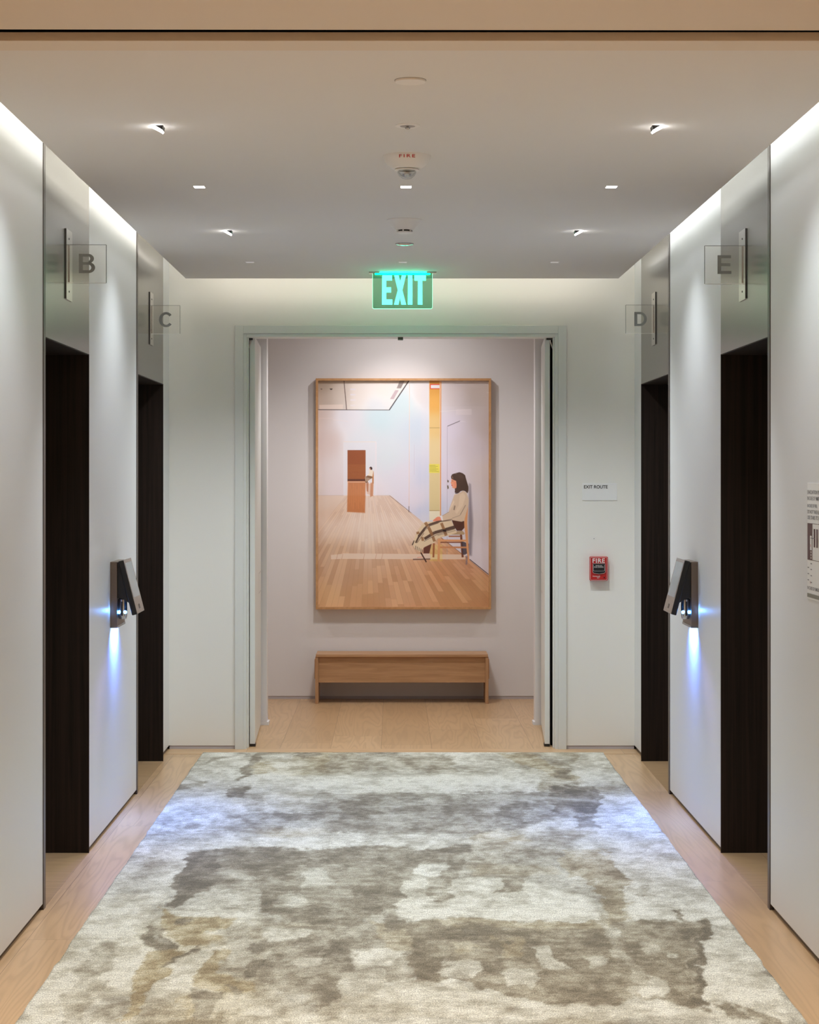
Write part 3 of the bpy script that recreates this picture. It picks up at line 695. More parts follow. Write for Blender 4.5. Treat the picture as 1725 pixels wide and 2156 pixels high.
    ql(830,1465,1080,1465,26,WDk); ql(660,1590,1080,1590,26,(130,80,60))
    fill(q(1235,830,1215,1180,1235,1560,1262,2010,1228,2010,1180,1500,1148,1180,1185,960), WD); fill(q(1190,1860,1225,1870,1215,2050,1180,2050), (110,100,120), .6, .8)
    ql(635,1520,622,1980,50,WD); ql(640,1550,1190,1555,42,WD); ql(650,1692,1200,1695,36,(190,132,92)); 
    fill(q(900,1370,1110,1350,1160,1395,1150,1430,880,1432), (166,142,112))
    # skirt / hips, legs, shoe
    fill(q(890,1120,1150,1150,1155,1290,1100,1350,1000,1350,940,1250), (78,48,40)); fill(q(310,1690,480,1610,430,1820,310,1820), (96,56,48))
    fill(q(310,1820,445,1820,460,1900,455,1945,110,1965,90,1930,180,1890,270,1850), (206,186,172), .9); ql(92,1945,450,1935,26,(120,90,78)); ql(180,1905,300,1893,10,(230,150,130))
    # blanket
    fill(q(340,1165,640,1150,880,1115,1000,1390,830,1450,600,1510,540,1590,330,1690,230,1790,120,1700,75,1630,110,1540,170,1380,250,1260), (206,188,160))
    DK = (72,54,48); BR = (136,98,66)
    for a in ((640,1155,430,1225,44),(430,1225,350,1290,48),(350,1290,210,1470,52),(640,1155,880,1125,30),(960,1270,720,1340,64),(720,1340,540,1390,62),(540,1390,330,1520,60),(215,1470,150,1600,34)): ql(*a, DK, .9)
    for a in ((345,1180,420,1290,60),(420,1290,490,1440,62),(490,1440,540,1570,58),(680,1190,740,1340,58),(740,1340,780,1450,60),(190,1370,200,1420,60),(280,1480,300,1560,50)): ql(*a, BR, .85)
    for a in ((620,1190,420,1260,7),(960,1310,560,1440,9),(560,1440,320,1570,9),(430,1250,350,1330,7),(980,1340,600,1450,6),(320,1400,180,1600,9)): ql(*a, (60,46,42), .9)
    ql(430,1240,340,1330,6,(226,212,190)); ql(560,1425,330,1555,8,(226,212,190))
    fill(q(700,1325,770,1325,780,1365,720,1370), (38,28,30)); fill(q(70,1640,110,1550,125,1560,90,1650), (50,42,42))
    for k in range(9): ql(150 + k * 18, 1660 + k * 10, 145 + k * 18, 1735 + k * 8, 9, (196,178,156) if k % 2 else (70,56,50))
    ql(255,1800,370,2000,26,(70,44,40))
    # torso, jacket, arm, hands
    fill(q(950,560,1000,560,1010,640,960,820,880,900,880,840,930,700), (226,220,228)); fill(q(895,830,910,760,935,700,940,760,920,850), (52,40,46)); fill(q(890,840,900,790,920,800,915,850), (196,70,56))
    fill(q(1010,590,1130,520,1200,560,1245,700,1240,820,1150,1140,1100,1165,900,1130,690,1150,665,1080,690,1040,830,960,850,880,950,600), (196,176,154))
    fill(q(850,880,930,720,950,760,880,890,850,950), (208,190,170)); ql(1180,820,1070,1020,10,(96,78,68),.8); ql(1070,1030,900,1090,9,(120,98,84),.6); ql(960,830,940,920,26,(110,92,80),.7); ql(840,960,700,1040,8,(130,108,92),.7); ql(900,1110,700,1150,14,(84,66,58),.7)
    fill(q(1060,600,1130,560,1180,640,1120,840,1000,1000,960,960,1040,820), (212,194,172), .6, 1)
    fill(q(655,1040,700,1045,715,1140,670,1120), (232,232,236)); fill(q(510,1130,570,1080,600,1060,655,1060,680,1130,600,1148,505,1158), (222,140,112)); ql(520,1135,600,1110,6,(180,96,76)); ql(540,1150,640,1140,5,(180,96,76))
    # head
    fill(q(885,280,1000,300,1000,470,940,475,905,460,905,435,885,405,890,385,870,360,885,330), (228,158,126)); fill(q(930,340,1000,330,1000,460,960,460), (222,132,104), .5, 1)
    fill(q(885,402,910,405,905,425,890,420), (196,84,78)); ql(895,322,930,322,6,(90,60,54)); ql(890,300,930,300,4,(80,56,50),.6)
    fill(q(965,490,1000,470,1010,570,955,560), (64,46,44)); ql(960,575,1010,578,12,(44,38,46))
    fill(q(1055,138,1120,160,1170,200,1190,280,1215,360,1240,440,1240,520,1220,575,1170,530,1130,518,1080,530,1030,575,985,570,965,530,955,480,990,460,995,400,985,320,930,295,885,270,878,225,905,180,975,158), (72,56,50))
    fill(q(1000,180,1110,190,1150,300,1060,260), (92,74,66), .5, 2); ql(905,225,920,270,8,(190,140,110)); ql(975,165,985,180,7,(210,190,175))
    # shade of the frame on the print is left to the renderer
    img = img.reshape(H_ // 2, 2, W_ // 2, 2, 3).mean((1, 3)) / 255.0
    return np.where(img <= .04045, img / 12.92, ((img + .055) / 1.055) ** 2.4)

PIC_GAIN = 1.40
def make_picture():
    front = 14.005; px = F / front
    x0, x1, z0, z1 = X(665, front), X(1034.5, front), Z(1283, front), Z(796.5, front)
    root = thing('framed_picture', ((x0 + x1) / 2, HW, z0), 'large oak framed photograph of a seated woman in a gallery', 'picture')
    fwid = .0165
    fr = MB(); yb = HW - .002
    for b_ in ((x0, x0 + fwid, z0, z1), (x1 - fwid, x1, z0, z1), (x0 + fwid, x1 - fwid, z0, z0 + fwid), (x0 + fwid, x1 - fwid, z1 - fwid, z1)):
        fr.box(b_[0], b_[1], front, yb, b_[2], b_[3])
    fr.build('frame', M['frame_wood'], root, bevel=.001)
    bk = MB(); bk.box(x0 + fwid, x1 - fwid, front + .035, yb, z0 + fwid, z1 - fwid); bk.build('backing', M['white_plastic'], root)
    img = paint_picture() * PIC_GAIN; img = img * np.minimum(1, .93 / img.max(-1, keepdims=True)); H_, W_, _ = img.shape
    yp = front + .030
    xs = np.linspace(x0 + fwid - .001, x1 - fwid + .001, W_); zs = np.linspace(z1 - fwid + .001, z0 + fwid - .001, H_)
    GX, GZ = np.meshgrid(xs, zs); V = np.stack([GX, np.full_like(GX, yp), GZ], -1).reshape(-1, 3)
    idx = np.arange(W_ * H_).reshape(H_, W_); Q = np.stack([idx[:-1, :-1], idx[1:, :-1], idx[1:, 1:], idx[:-1, 1:]], -1).reshape(-1, 4)
    me = bpy.data.meshes.new('print'); me.vertices.add(len(V)); me.vertices.foreach_set('co', V.ravel())
    me.loops.add(Q.size); me.loops.foreach_set('vertex_index', Q.ravel().astype(np.int32))
    me.polygons.add(len(Q)); me.polygons.foreach_set('loop_start', np.arange(0, Q.size, 4, dtype=np.int32)); me.update(calc_edges=True)
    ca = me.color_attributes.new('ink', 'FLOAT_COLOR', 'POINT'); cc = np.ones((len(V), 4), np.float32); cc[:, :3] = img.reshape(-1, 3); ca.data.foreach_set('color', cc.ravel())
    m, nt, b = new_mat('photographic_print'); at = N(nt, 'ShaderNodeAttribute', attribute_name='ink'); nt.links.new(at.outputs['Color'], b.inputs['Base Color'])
    b.inputs['Roughness'].default_value = .6; b.inputs['Specular IOR Level'].default_value = .2; me.materials.append(m)
    o = bpy.data.objects.new('print', me); C.objects.link(o); o.parent = root; o.matrix_parent_inverse = Matrix.Translation(-root.location)
    g = MB(); g.box(x0 + fwid - .002, x1 - fwid + .002, front + .010, front + .013, z0 + fwid - .002, z1 - fwid + .002); g.build('glazing', M['glaze'], root)
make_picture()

# ------------------------------------------------------------------ bench
def make_bench():
    yf, yb = 13.79, 14.065; x0, x1 = X(664, yf), X(1029, yf)
    root = thing('bench', ((x0 + x1) / 2, yf, 0), 'low oak wall bench with a deep front board under the picture', 'bench')
    st = .349
    s = MB(); s.box(x0 + .004, x1 - .004, yf - .004, yb, st - .018, st); s.build('seat', M['bench_wood'], root, bevel=.0015)
    for i, xx in enumerate((x0, x1 - .0225)):
        l = MB(); l.box(xx, xx + .0225, yf, yb, 0, st - .019); l.build('end_panel', M['bench_wood_v'], root, bevel=.0015)
    a = MB(); a.box(x0 + .0235, x1 - .0235, yf + .02, yf + .042, .148, st - .019); a.build('apron', M['bench_wood'], root)
    for sx, xx in ((-1, x0), (1, x1)):
        t = MB(); t.box(xx, xx + sx * .005, yf + .016, yf + .046, .175, .315); t.build('tenon', M['frame_wood'], root, bevel=.001)
make_bench()

# ------------------------------------------------------------------ exit sign
def make_exit():
    D = 10.82
    root = thing('exit_sign', (CX, D, CEIL), 'green lit edge-glow EXIT sign hanging from the ceiling above the doorway', 'exit sign')
    m = MB(); m.box(X(777, D), X(919, D), D - .032, D + .032, CEIL - .009, CEIL + .002); m.build('ceiling_plate', M['steel'], root, bevel=.003)
    x0, x1, z0, z1 = X(784.5, D), X(911, D), Z(650.5, D), CEIL - .009
    th = .006
    def rr(x0, x1, z0, z1, r, y):
        pts = [(x0, y, z1)]
        for k in range(5): a = math.pi + k * math.pi / 8; pts.append((x0 + r + r * math.cos(a), y, z0 + r + r * math.sin(a)))
        for k in range(5): a = 1.5 * math.pi + k * math.pi / 8; pts.append((x1 - r + r * math.cos(a), y, z0 + r + r * math.sin(a)))
        pts.append((x1, y, z1)); return pts
    p = MB(); p.prism(rr(x0 + .002, x1 - .002, z0 + .002, z1, .008, D - th / 2), (0, th, 0)); p.build('panel', M['exit_panel'], root)
    # glowing cut edge all round
    e = MB(); o_ = rr(x0, x1, z0, z1, .010, D - th / 2); i_ = rr(x0 + .0019, x1 - .0019, z0 + .0024, z1, .008, D - th / 2)
    n = len(o_); vs = o_ + i_ + [(a, D + th / 2, c) for a, b_, c in o_] + [(a, D + th / 2, c) for a, b_, c in i_]; fs = []
    for k in range(n - 1):
        fs += [(k, k + 1, n + k + 1, n + k), (2*n + k, 2*n + k + 1, 3*n + k + 1, 3*n + k), (k, k + 1, 2*n + k + 1, 2*n + k), (n + k, n + k + 1, 3*n + k + 1, 3*n + k)]
    e.add(vs, fs); e.build('glowing_edge', M['exit_edge'], root)
    led = MB(); led.box(X(790, D), X(906, D), D - .010, D - .0055, CEIL - .013, CEIL - .009); led.box(X(790, D), X(906, D), D + .0055, D + .010, CEIL - .013, CEIL - .009)
    led.box(X(800, D), X(898, D), D - .0335, D - .0320, CEIL - .0055, CEIL - .003)
    led.build('led_strip', M['exit_led'], root)
    def q(*a): return [P(740 + a[i] / 7.84, 420 + a[i + 1] / 7.84, D - th / 2 - .0006) for i in range(0, len(a), 2)]
    lt = MB()
    for pts in (q(510,1252,672,1252,672,1338,576,1338,576,1450,656,1450,656,1535,576,1535,576,1650,676,1650,676,1736,506,1736),
                q(708,1252,782,1252,806,1360,832,1252,902,1252,842,1496,904,1736,826,1736,804,1622,778,1736,704,1736,768,1496),
                q(935,1252,1008,1252,1008,1736,932,1736),
                q(1040,1252,1232,1252,1230,1340,1172,1340,1174,1736,1098,1736,1100,1340,1042,1340)):
        lt.prism(pts, (0, .0004, 0))
        lt.prism([v + Vector((0, th + .0008, 0)) for v in pts], (0, .0004, 0))
    bm_o = lt.build('letters', M['exit_letter'], root)
    return root
make_exit()

# ------------------------------------------------------------------ lift letter flags
def q_letter(ch):
    """outlines on a unit square, list of (outer, inner...) as strips of quads"""
    def ring(cx, cy, ro, ri, rz, a0, a1, n=18, k=1.0):
        out = []
        for i in range(n):
            a = math.radians(a0 + (a1 - a0) * i / n); b_ = math.radians(a0 + (a1 - a0) * (i + 1) / n)
            out.append([(cx + ro * math.cos(a), cy + rz * math.sin(a)), (cx + ro * math.cos(b_), cy + rz * math.sin(b_)),
                        (cx + ri * math.cos(b_), cy + (rz - (ro - ri) * k) * math.sin(b_)), (cx + ri * math.cos(a), cy + (rz - (ro - ri) * k) * math.sin(a))])
        return out
    t = .21
    if ch == 'E': return [[(0,0),(t,0),(t,1),(0,1)], [(t,0),(.82,0),(.82,.16),(t,.16)], [(t,.42),(.76,.42),(.76,.58),(t,.58)], [(t,.84),(.80,.84),(.80,1),(t,1)]]
    if ch == 'D': return [[(0,0),(t,0),(t,1),(0,1)], [(t,0),(.38,0),(.38,.16),(t,.16)], [(t,.84),(.38,.84),(.38,1),(t,1)]] + ring(.38, .5, .50, .30, .5, -90, 90, k=.80)
    if ch == 'B': return [[(0,0),(t,0),(t,1),(0,1)], [(t,0),(.50,0),(.50,.15),(t,.15)], [(t,.43),(.50,.43),(.50,.57),(t,.57)], [(t,.85),(.48,.85),(.48,1),(t,1)]] + ring(.48, .75, .32, .12, .25, -80, 90, k=.62) + ring(.50, .285, .36, .155, .285, -90, 90, k=.66)
    if ch == 'C': return ring(.48, .5, .48, .27, .52, 38, 322, 30, k=.78)
def flag(ch, s, D, px_tip, py0, py1, desc):
    wallx = side(s, 0)
    root = thing('lift_letter_sign', (wallx, D, Z(py0, D)), desc, 'sign', 'letter signs beside the lifts')
    zc = (Z(py0, D) + Z(py1, D)) / 2; tip = X(px_tip, D)
    y0, y1 = D - .068, D + .075
    z0, z1 = EYE + .704, EYE + .985; xo = wallx - s * .005; xi = wallx
    b = MB(); c = .02
    pts = [(xi, y0 + .006, z0 + .0), (xi, y1 - .0, z0 + .0), (xi, y1, z1), (xi, y0, z1)]
    pts = [(xi, y0, z0 + .004), (xi, y0 + .004, z0), (xi, y1 - .004, z0), (xi, y1, z0 + .004), (xi, y1, z1 - .004), (xi, y1 - .004, z1), (xi, y0 + .004, z1), (xi, y0, z1 - .004)]
    b.prism(pts, (xo - xi, 0, 0))
    bo = b.build('mounting_plate', M['steel'], root)
    ed = MB(); ed.box(xi, xo - s * .0004, y0 - .0012, y0, z0 + .002, z1 - .002); ed.build('plate_edge', M['dark_edge'], root)
    for zz in (z0 + .035, z1 - .035):
        sc = MB(); n = 12
        sc.prism([(xo, D + .004 * math.cos(2*math.pi*k/n), zz + .004 * math.sin(2*math.pi*k/n)) for k in range(n)], (-s * .0015, 0, 0)); sc.build('screw', M['dark_edge'], root)
    th = .004; za, zb = zc - (Z(py0, D) - Z(py1, D)) / 2, zc + (Z(py0, D) - Z(py1, D)) / 2
    ysh = D - .004
    xa, xb = sorted((xo, tip))
    p = MB(); p.box(xa, xb, ysh - th, ysh + th, za, zb); p.build('acrylic_panel', M['acrylic'], root)
    r = MB()
    xe = tip; r.box(xe - s * .0016, xe, ysh - th - .0003, ysh + th + .0003, za, zb); r.box(xa, xb, ysh - th - .0003, ysh + th, zb, zb + .0012); 
    r.box(xa, xb, ysh - th - .0004, ysh + th, za - .0016, za, 1); r.build('panel_rim', [M['acrylic_rim'], M['acrylic_bright']], root)
    # clamp block
    k = MB(); k.box(xo, xo - s * .004, ysh - .009, ysh - th - .0005, za + .003, zb - .003); k.build('clamp', M['steel'], root)
    H = .078 if ch in 'BE' else .080; Wd = .078 if ch != 'C' else .080
    lx = {'B': X(167, D), 'C': X(335.2, D), 'D': X(1335.5, D), 'E': X(1510.5, D)}[ch]
    lz = {'B': Z(575.5, D), 'C': Z(688.5, D), 'D': Z(686.8, D), 'E': Z(577.3, D)}[ch]
    lw = {'B': X(201, D) - lx, 'C': (X(362, D) - lx), 'D': X(1362, D) - lx, 'E': X(1539.5, D) - lx}[ch]
    lh = {'B': Z(535, D) - lz, 'C': Z(658, D) - lz, 'D': Z(657, D) - lz, 'E': Z(538, D) - lz}[ch]
    polys = q_letter(ch); mx = max(x for p_ in polys for x, _ in p_); l = MB()
    for p_ in polys: l.prism([(lx + a / mx * lw, ysh - th - .0012, lz + b_ * lh) for a, b_ in p_], (0, .0006, 0))
    l.build('letter', M['letter'], root)
flag('B', -1, 7.79, 224, 516, 596, 'clear square flag sign with grey letter B beside the near left lift')
flag('C', -1, 10.45, 379, 643.5, 703, 'clear square flag sign with grey letter C beside the far left lift')
flag('D', 1, 10.45, 1318, 642.5, 702, 'clear square flag sign with grey letter D beside the far right lift')
flag('E', 1, 7.79, 1484, 518, 598, 'clear square flag sign with grey letter E beside the near right lift')

# ------------------------------------------------------------------ lift call tablets with blue light
def keypad(s, label):
    D = 8.95; w = side(s, 0)
    def pt(d, y, z): return (w - s * d, y, z)     # d = distance out from wall
    root = thing('lift_call_tablet', (w, D, EYE - .70), label, 'call panel', 'lift call tablets')
    z0, z1 = EYE - .690, EYE - .393
    b = MB(); b.prism([pt(0, D, z0), pt(0, D + .265, z0), pt(0, D + .265, z1), pt(0, D, z1)], (-s * .031, 0, 0)); b.build('back_plate', M['taupe'], root, bevel=.0015)
    lo = MB(); lo.prism([pt(0, D - .001, z0 - .007), pt(0, D + .266, z0 - .007), pt(0, D + .266, z0 + .003), pt(0, D - .001, z0 + .003)], (-s * .033, 0, 0)); lo.build('lower_lip', M['tablet'], root)
    sl = MB(); sl.box(w - s * .006, w - s * .026, D + .02, D + .245, z0 - .0085, z0 - .007); sl.build('light_slot', M['blue_slot'], root)
    # tablet body: slab hinged at the top, tilting outwards
    top = (.036, z1 + .002); bot = (.100, EYE - .640); th = .024
    dv = Vector((bot[0] - top[0], bot[1] - top[1])); nrm = Vector((-dv.y, dv.x)).normalized()   # outward normal in (d,z)
    def slab(d0, d1, u0, u1, y0, y1, name, mat, bev=0.0):
        """d0..d1 through the slab, u 0..1 down its length"""
        m = MB(); q4 = []
        for (u, dd) in ((u0, d0), (u1, d0), (u1, d1), (u0, d1)):
            p = Vector(top) + dv * u + nrm * dd; q4.append(pt(p.x, y0, p.y))
        m.prism(q4, (0, y1 - y0, 0)); return m.build(name, mat, root, bevel=bev)
    slab(0, th, 0, 1, D, D + .262, 'tablet_body', M['black_plastic'], .004)
    slab(th, th + .0015, .0, .995, D + .004, D + .258, 'tablet_face', M['tablet'], .001)
    slab(th + .0015, th + .002, .06, .70, D + .022, D + .240, 'screen', M['screen'])
    slab(th + .0015, th + .0022, .84, .92, D + .112, D + .150, 'home_button', M['black_plastic'])
    # dark wedge bracket between plate and tablet
    m = MB(); m.prism([pt(.031, D + .012, z1 - .004), pt(.040, D + .012, z1 - .004), pt(.088, D + .012, EYE - .585), pt(.060, D + .012, EYE - .565), pt(.031, D + .012, EYE - .56)], (0, .238, 0)); m.build('bracket', M['black_plastic'], root)
    # card reader drum below the bracket with blue lights
    c = MB(); n = 36; prof = [(.0, .050), (.016, .050), (.021, .044), (.021, -.030), (.017, -.046), (0, -.048)]
    cx, cy, cz = w - s * .051, D + .045, EYE - .612
    c.lathe(prof, 36, (cx, cy, cz)); c.build('reader', M['chrome'], root, smooth=True)
    bd = MB(); bd.box(cx - .004, cx + .004, cy - .0225, cy - .017, cz - .030, cz + .035); bd.build('reader_slot', M['black_plastic'], root)
    for k, dx in enumerate((-.014, .014)):
        l = MB(); l.lathe([(0, .006), (.006, .004), (.008, 0), (.006, -.008), (0, -.010)], 16, (cx + dx, cy - .017, cz - .012)); l.build('blue_led', M['blue'], root, smooth=True)
    # light thrown down the wall and sideways
    a = light('AREA', 'slot_light', (w - s * .018, D + .13, z0 - .012), L_BLUE, (.05, .17, 1.0), root, sx=.012, sy=.225, spread=130)
    light('AREA', 'slot_light_core', (w - s * .018, D + .13, z0 - .013), L_BLUE_CORE, (.45, .85, 1.0), root, sx=.010, sy=.19, spread=100)
    light('SPOT', 'side_light', (w - s * .024, D - .012, EYE - .615), L_BLUE_DOT, (.12, .36, 1.0), root, aim=(w, D - .04, EYE - .615), size=.008, angle=150, blend=1.0)
    light('SPOT', 'floor_light', (w - s * .11, D + .06, z0 + .05), L_BLUE_FLOOR, (.42, .36, 1.0), root, aim=(w - s * .16, D - 1.05, 0), size=.03, angle=50, blend=1.0)
keypad(-1, 'slanted call tablet glowing blue on the left wall between lifts B and C')
keypad(1, 'slanted call tablet glowing blue on the right wall between lifts D and E')

# ------------------------------------------------------------------ fire alarm pull, exit route sign, floor plan
def fire_pull():
    D = DB; x0, x1, z0, z1 = X(1241, D), X(1279, D), Z(1222, D), Z(1171.5, D); f = D - .042
    root = thing('fire_alarm_pull', ((x0 + x1) / 2, D, z0), 'small red FIRE pull station on the wall right of the doorway', 'fire alarm')
    b = MB(); b.box(x0, x1, f, D, z0, z1); b.build('housing', M['red'], root, bevel=.006, seg=3)
    sx = lambda cx: X(1235 + cx / 30.8, f); sz = lambda cy: Z(1160 + cy / 30.8, f)
    def strip(mb, pts, wd=.0012, y=f - .0006, mi=0):
        for (a, b_) in zip(pts, pts[1:]):
            A_ = Vector((a[0], 0, a[1])); B_ = Vector((b_[0], 0, b_[1])); d = (B_ - A_).normalized(); n_ = Vector((-d.z, 0, d.x)) * wd / 2
            q4 = [A_ - d * wd / 3 + n_, B_ + d * wd / 3 + n_, B_ + d * wd / 3 - n_, A_ - d * wd / 3 - n_]; mb.add([(v.x, y, v.z) for v in q4], [(0, 1, 2, 3)], mi)
    o = MB(); strip(o, [(sx(300), sz(415)), (sx(1300), sz(415)), (sx(1335), sz(460)), (sx(1335), sz(1840)), (sx(1300), sz(1885)), (sx(310), sz(1885)), (sx(265), sz(1840)), (sx(265), sz(460)), (sx(300), sz(415))], .0013); o.build('outline', M['white_ink'], root)
    t = MB(); put_text(t, 'FIRE', (sx(400), f - .0006, sz(770)), (1, 0, 0), (0, 0, 1), sx(1205) - sx(400), sz(485) - sz(770), .02, space=1.1); t.build('fire_lettering', M['white_ink'], root)
    h = MB(); h.prism([(sx(a), f - .001, sz(b_)) for a, b_ in ((420,825),(1205,825),(1205,1390),(1130,1430),(820,1490),(500,1430),(420,1390))], (0, -.006, 0)); ho = h.build('pull_handle', M['black_plastic'], root, bevel=.001)
    e = MB(); yy = f - .0078
    strip(e, [(sx(a), sz(b_)) for a, b_ in ((420,815),(1215,815),(1222,1370),(1150,1435),(820,1495),(480,1435),(410,1370),(420,815))], .0011, yy); strip(e, [(sx(a), sz(b_)) for a, b_ in ((445,900),(445,1250),(500,1300),(1120,1300),(1180,1250),(1170,900))], .0010, yy)
    put_text(e, 'PUSH IN', (sx(600), yy, sz(990)), (1, 0, 0), (0, 0, 1), sx(1000) - sx(600), sz(920) - sz(990), .01)
    put_text(e, 'PULL DOWN', (sx(500), yy, sz(1080)), (1, 0, 0), (0, 0, 1), sx(1100) - sx(500), sz(1005) - sz(1080), .01)
    e.build('handle_markings', M['white_ink'], root)
    n = MB(); put_text(n, 'Honeywell', (sx(410), f - .0006, sz(1690)), (1, 0, 0), (0, 0, 1), sx(880) - sx(410), sz(1600) - sz(1690), .02); put_text(n, 'EST', (sx(700), f - .0006, sz(1775)), (1, 0, 0), (0, 0, 1), sx(860) - sx(700), sz(1710) - sz(1775), .02)
    n.build('maker_mark', M['white_ink'], root)
    k = MB(); k.prism([(sx(1160) + .0037 * math.cos(2*math.pi*j/20), f - .0005, sz(1725) + .0037 * math.sin(2*math.pi*j/20)) for j in range(20)], (0, -.004, 0)); k.build('key_lock', M['black_plastic'], root)
fire_pull()
def exit_route():
    D = DB; x0, x1, z0, z1 = X(1226.5, D), X(1299.5, D), Z(1053.5, D), Z(1017.5, D)
    root = thing('exit_route_sign', ((x0 + x1) / 2, D, z0), 'small white EXIT ROUTE sign on the wall above the red fire pull', 'sign')
    b = MB(); b.box(x0, x1, D - .004, D, z0, z1); b.build('plate', M['sign_card'], root, bevel=.0006)
    t = MB(); put_text(t, 'EXIT ROUTE', (X(1229.7, D), D - .0046, Z(1028.6, D)), (1, 0, 0), (0, 0, 1), X(1279.7, D) - X(1229.7, D), Z(1021.6, D) - Z(1028.6, D), .022); t.build('lettering', M['dark_ink'], root)
exit_route()
nl = MB(); nl.prism([(X(1251, DB) + .0016 * math.cos(k), DB - .004, Z(1134, DB) + .003 * math.sin(k)) for k in (0, 1, 2, 3, 4, 5)], (0, .005, 0))
tag(nl.build('nail', M['dark_edge']), 'tiny dark nail in the wall between EXIT ROUTE sign and fire pull', 'nail')
def plan_sign():
    xw = side(1, 0); yl = F * xw / (1703 - VX); yr = yl - .30; xf = xw - .004
    zt, zb = EYE - .022, EYE - .412
    root = thing('evacuation_plan', (xw, yl, zb), 'white evacuation plan notice cut by the right edge on the right wall', 'notice')
    b = MB(); b.box(xf, xw, yr, yl, zb, zt); b.build('plate', M['sign_card'], root, bevel=.001)
    t = MB(); e = xf - .0006; k = 4100 / yl
    def zz(py): return EYE + (VY - py) / k
    def row(txt, py0, py1, wd, off=.004, mi=0, bold=.01): put_text(t, txt, (e, yl - off, zz(py1)), (0, -1, 0), (0, 0, 1), wd, zz(py0) - zz(py1), bold, mi)
    row('EVACUATION PLAN', 1032, 1040, .215); row('IN CASE OF EMERGENCY', 1045, 1053, .26)
    row('IN CASE OF FIRE,', 1061, 1069, .15); row('DO NOT TAKE ELEVATORS', 1073, 1081, .27); row('USE STAIRS TO EXIT', 1085, 1093, .22)
    t.build('lettering', M['grey_ink'], root)
    t = MB(); put_text(t, 'IN CASE OF EMERGENCY', (e, yl - .004, zz(1240)), (0, -1, 0), (0, 0, 1), .24, zz(1233) - zz(1240), .01)
    t.build('footer_lettering', M['grey_ink'], root)
    m = MB()
    def blk(u0, u1, a, b_, mi): m.add([(e - .0002 * mi, yl - u0, zz(b_)), (e - .0002 * mi, yl - u1, zz(b_)), (e - .0002 * mi, yl - u1, zz(a)), (e - .0002 * mi, yl - u0, zz(a))], [(0, 1, 2, 3)], mi)
    blk(.004, .080, 1101, 1178, 0); blk(.080, .29, 1101, 1102, 0); blk(.080, .29, 1177, 1178, 0); blk(.289, .29, 1101, 1178, 0)
    blk(.045, .072, 1127, 1157, 1); blk(.055, .12, 1131, 1132.5, 2); blk(.060, .068, 1140, 1150, 0); blk(.052, .058, 1145, 1150, 3)
    for j in range(3): blk(.056, .066, 1159 + j * 6, 1163 + j * 6, 1)
    for j in range(4): blk(.10 + j * .04, .125 + j * .04, 1112, 1150, 0)
    blk(.004, .29, 1248, 1256, 4)
    blk(.004, .008, 1192, 1197, 5); blk(.05, .054, 1222, 1227, 3)
    for (u, py) in ((.012, 1193), (.012, 1206), (.012, 1219), (.058, 1184), (.058, 1196), (.058, 1209), (.058, 1223)): blk(u, u + .022, py, py + 2, 6)
    m.build('floor_plan', [M['maroon_ink'], M['sign_card'], M['grey_ink'], M['red_ink'], M['olive_ink'], M['white_ink'], M['grey_ink']], root)
plan_sign()

# ------------------------------------------------------------------ ceiling fixtures
def cover_disc():
    D = 5.58; c = (X(864.5, D), D, CEIL); r = 65 / 2 * D / F
    root = thing('ceiling_cover_plate', c, 'flat round cover plate nearest the viewer on the ceiling', 'ceiling fixture')
    b = MB(); b.lathe([(0, -.006), (r * .97, -.006), (r, -.004), (r, 0), (0, 0)], 64, c); b.build('disc', M['white_plastic'], root, smooth=True)
    b = MB(); b.lathe([(r * .9, .001), (r * 1.03, .001), (r * 1.03, -.0005), (r * .9, -.0005)], 64, c); b.build('shadow_gap', M['dark_edge'], root)
cover_disc()
def sprinkler():
    D = 6.30; c = (X(858.5, D), D, CEIL); r = 27 * D / F
    root = thing('sprinkler', c, 'recessed ceiling sprinkler in a white ring behind the cover plate', 'sprinkler')
    b = MB(); b.lathe([(r * .55, .0), (r * .60, -.003), (r * .9, -.003), (r, -.001), (r, .001), (r * .55, .001)], 48, c); b.build('escutcheon', M['white_plastic'], root, smooth=True)
    b = MB(); b.lathe([(0, -.0035), (r * .58, -.0030), (r * .58, 0), (0, 0)], 48, c); b.build('cup', M['grey_plastic'], root, smooth=True)
    b = MB(); b.lathe([(0, -.012), (.006, -.011), (.009, -.008), (.004, -.005), (.004, 0), (0, 0)], 20, c); b.build('head', M['steel'], root, smooth=True)
sprinkler()
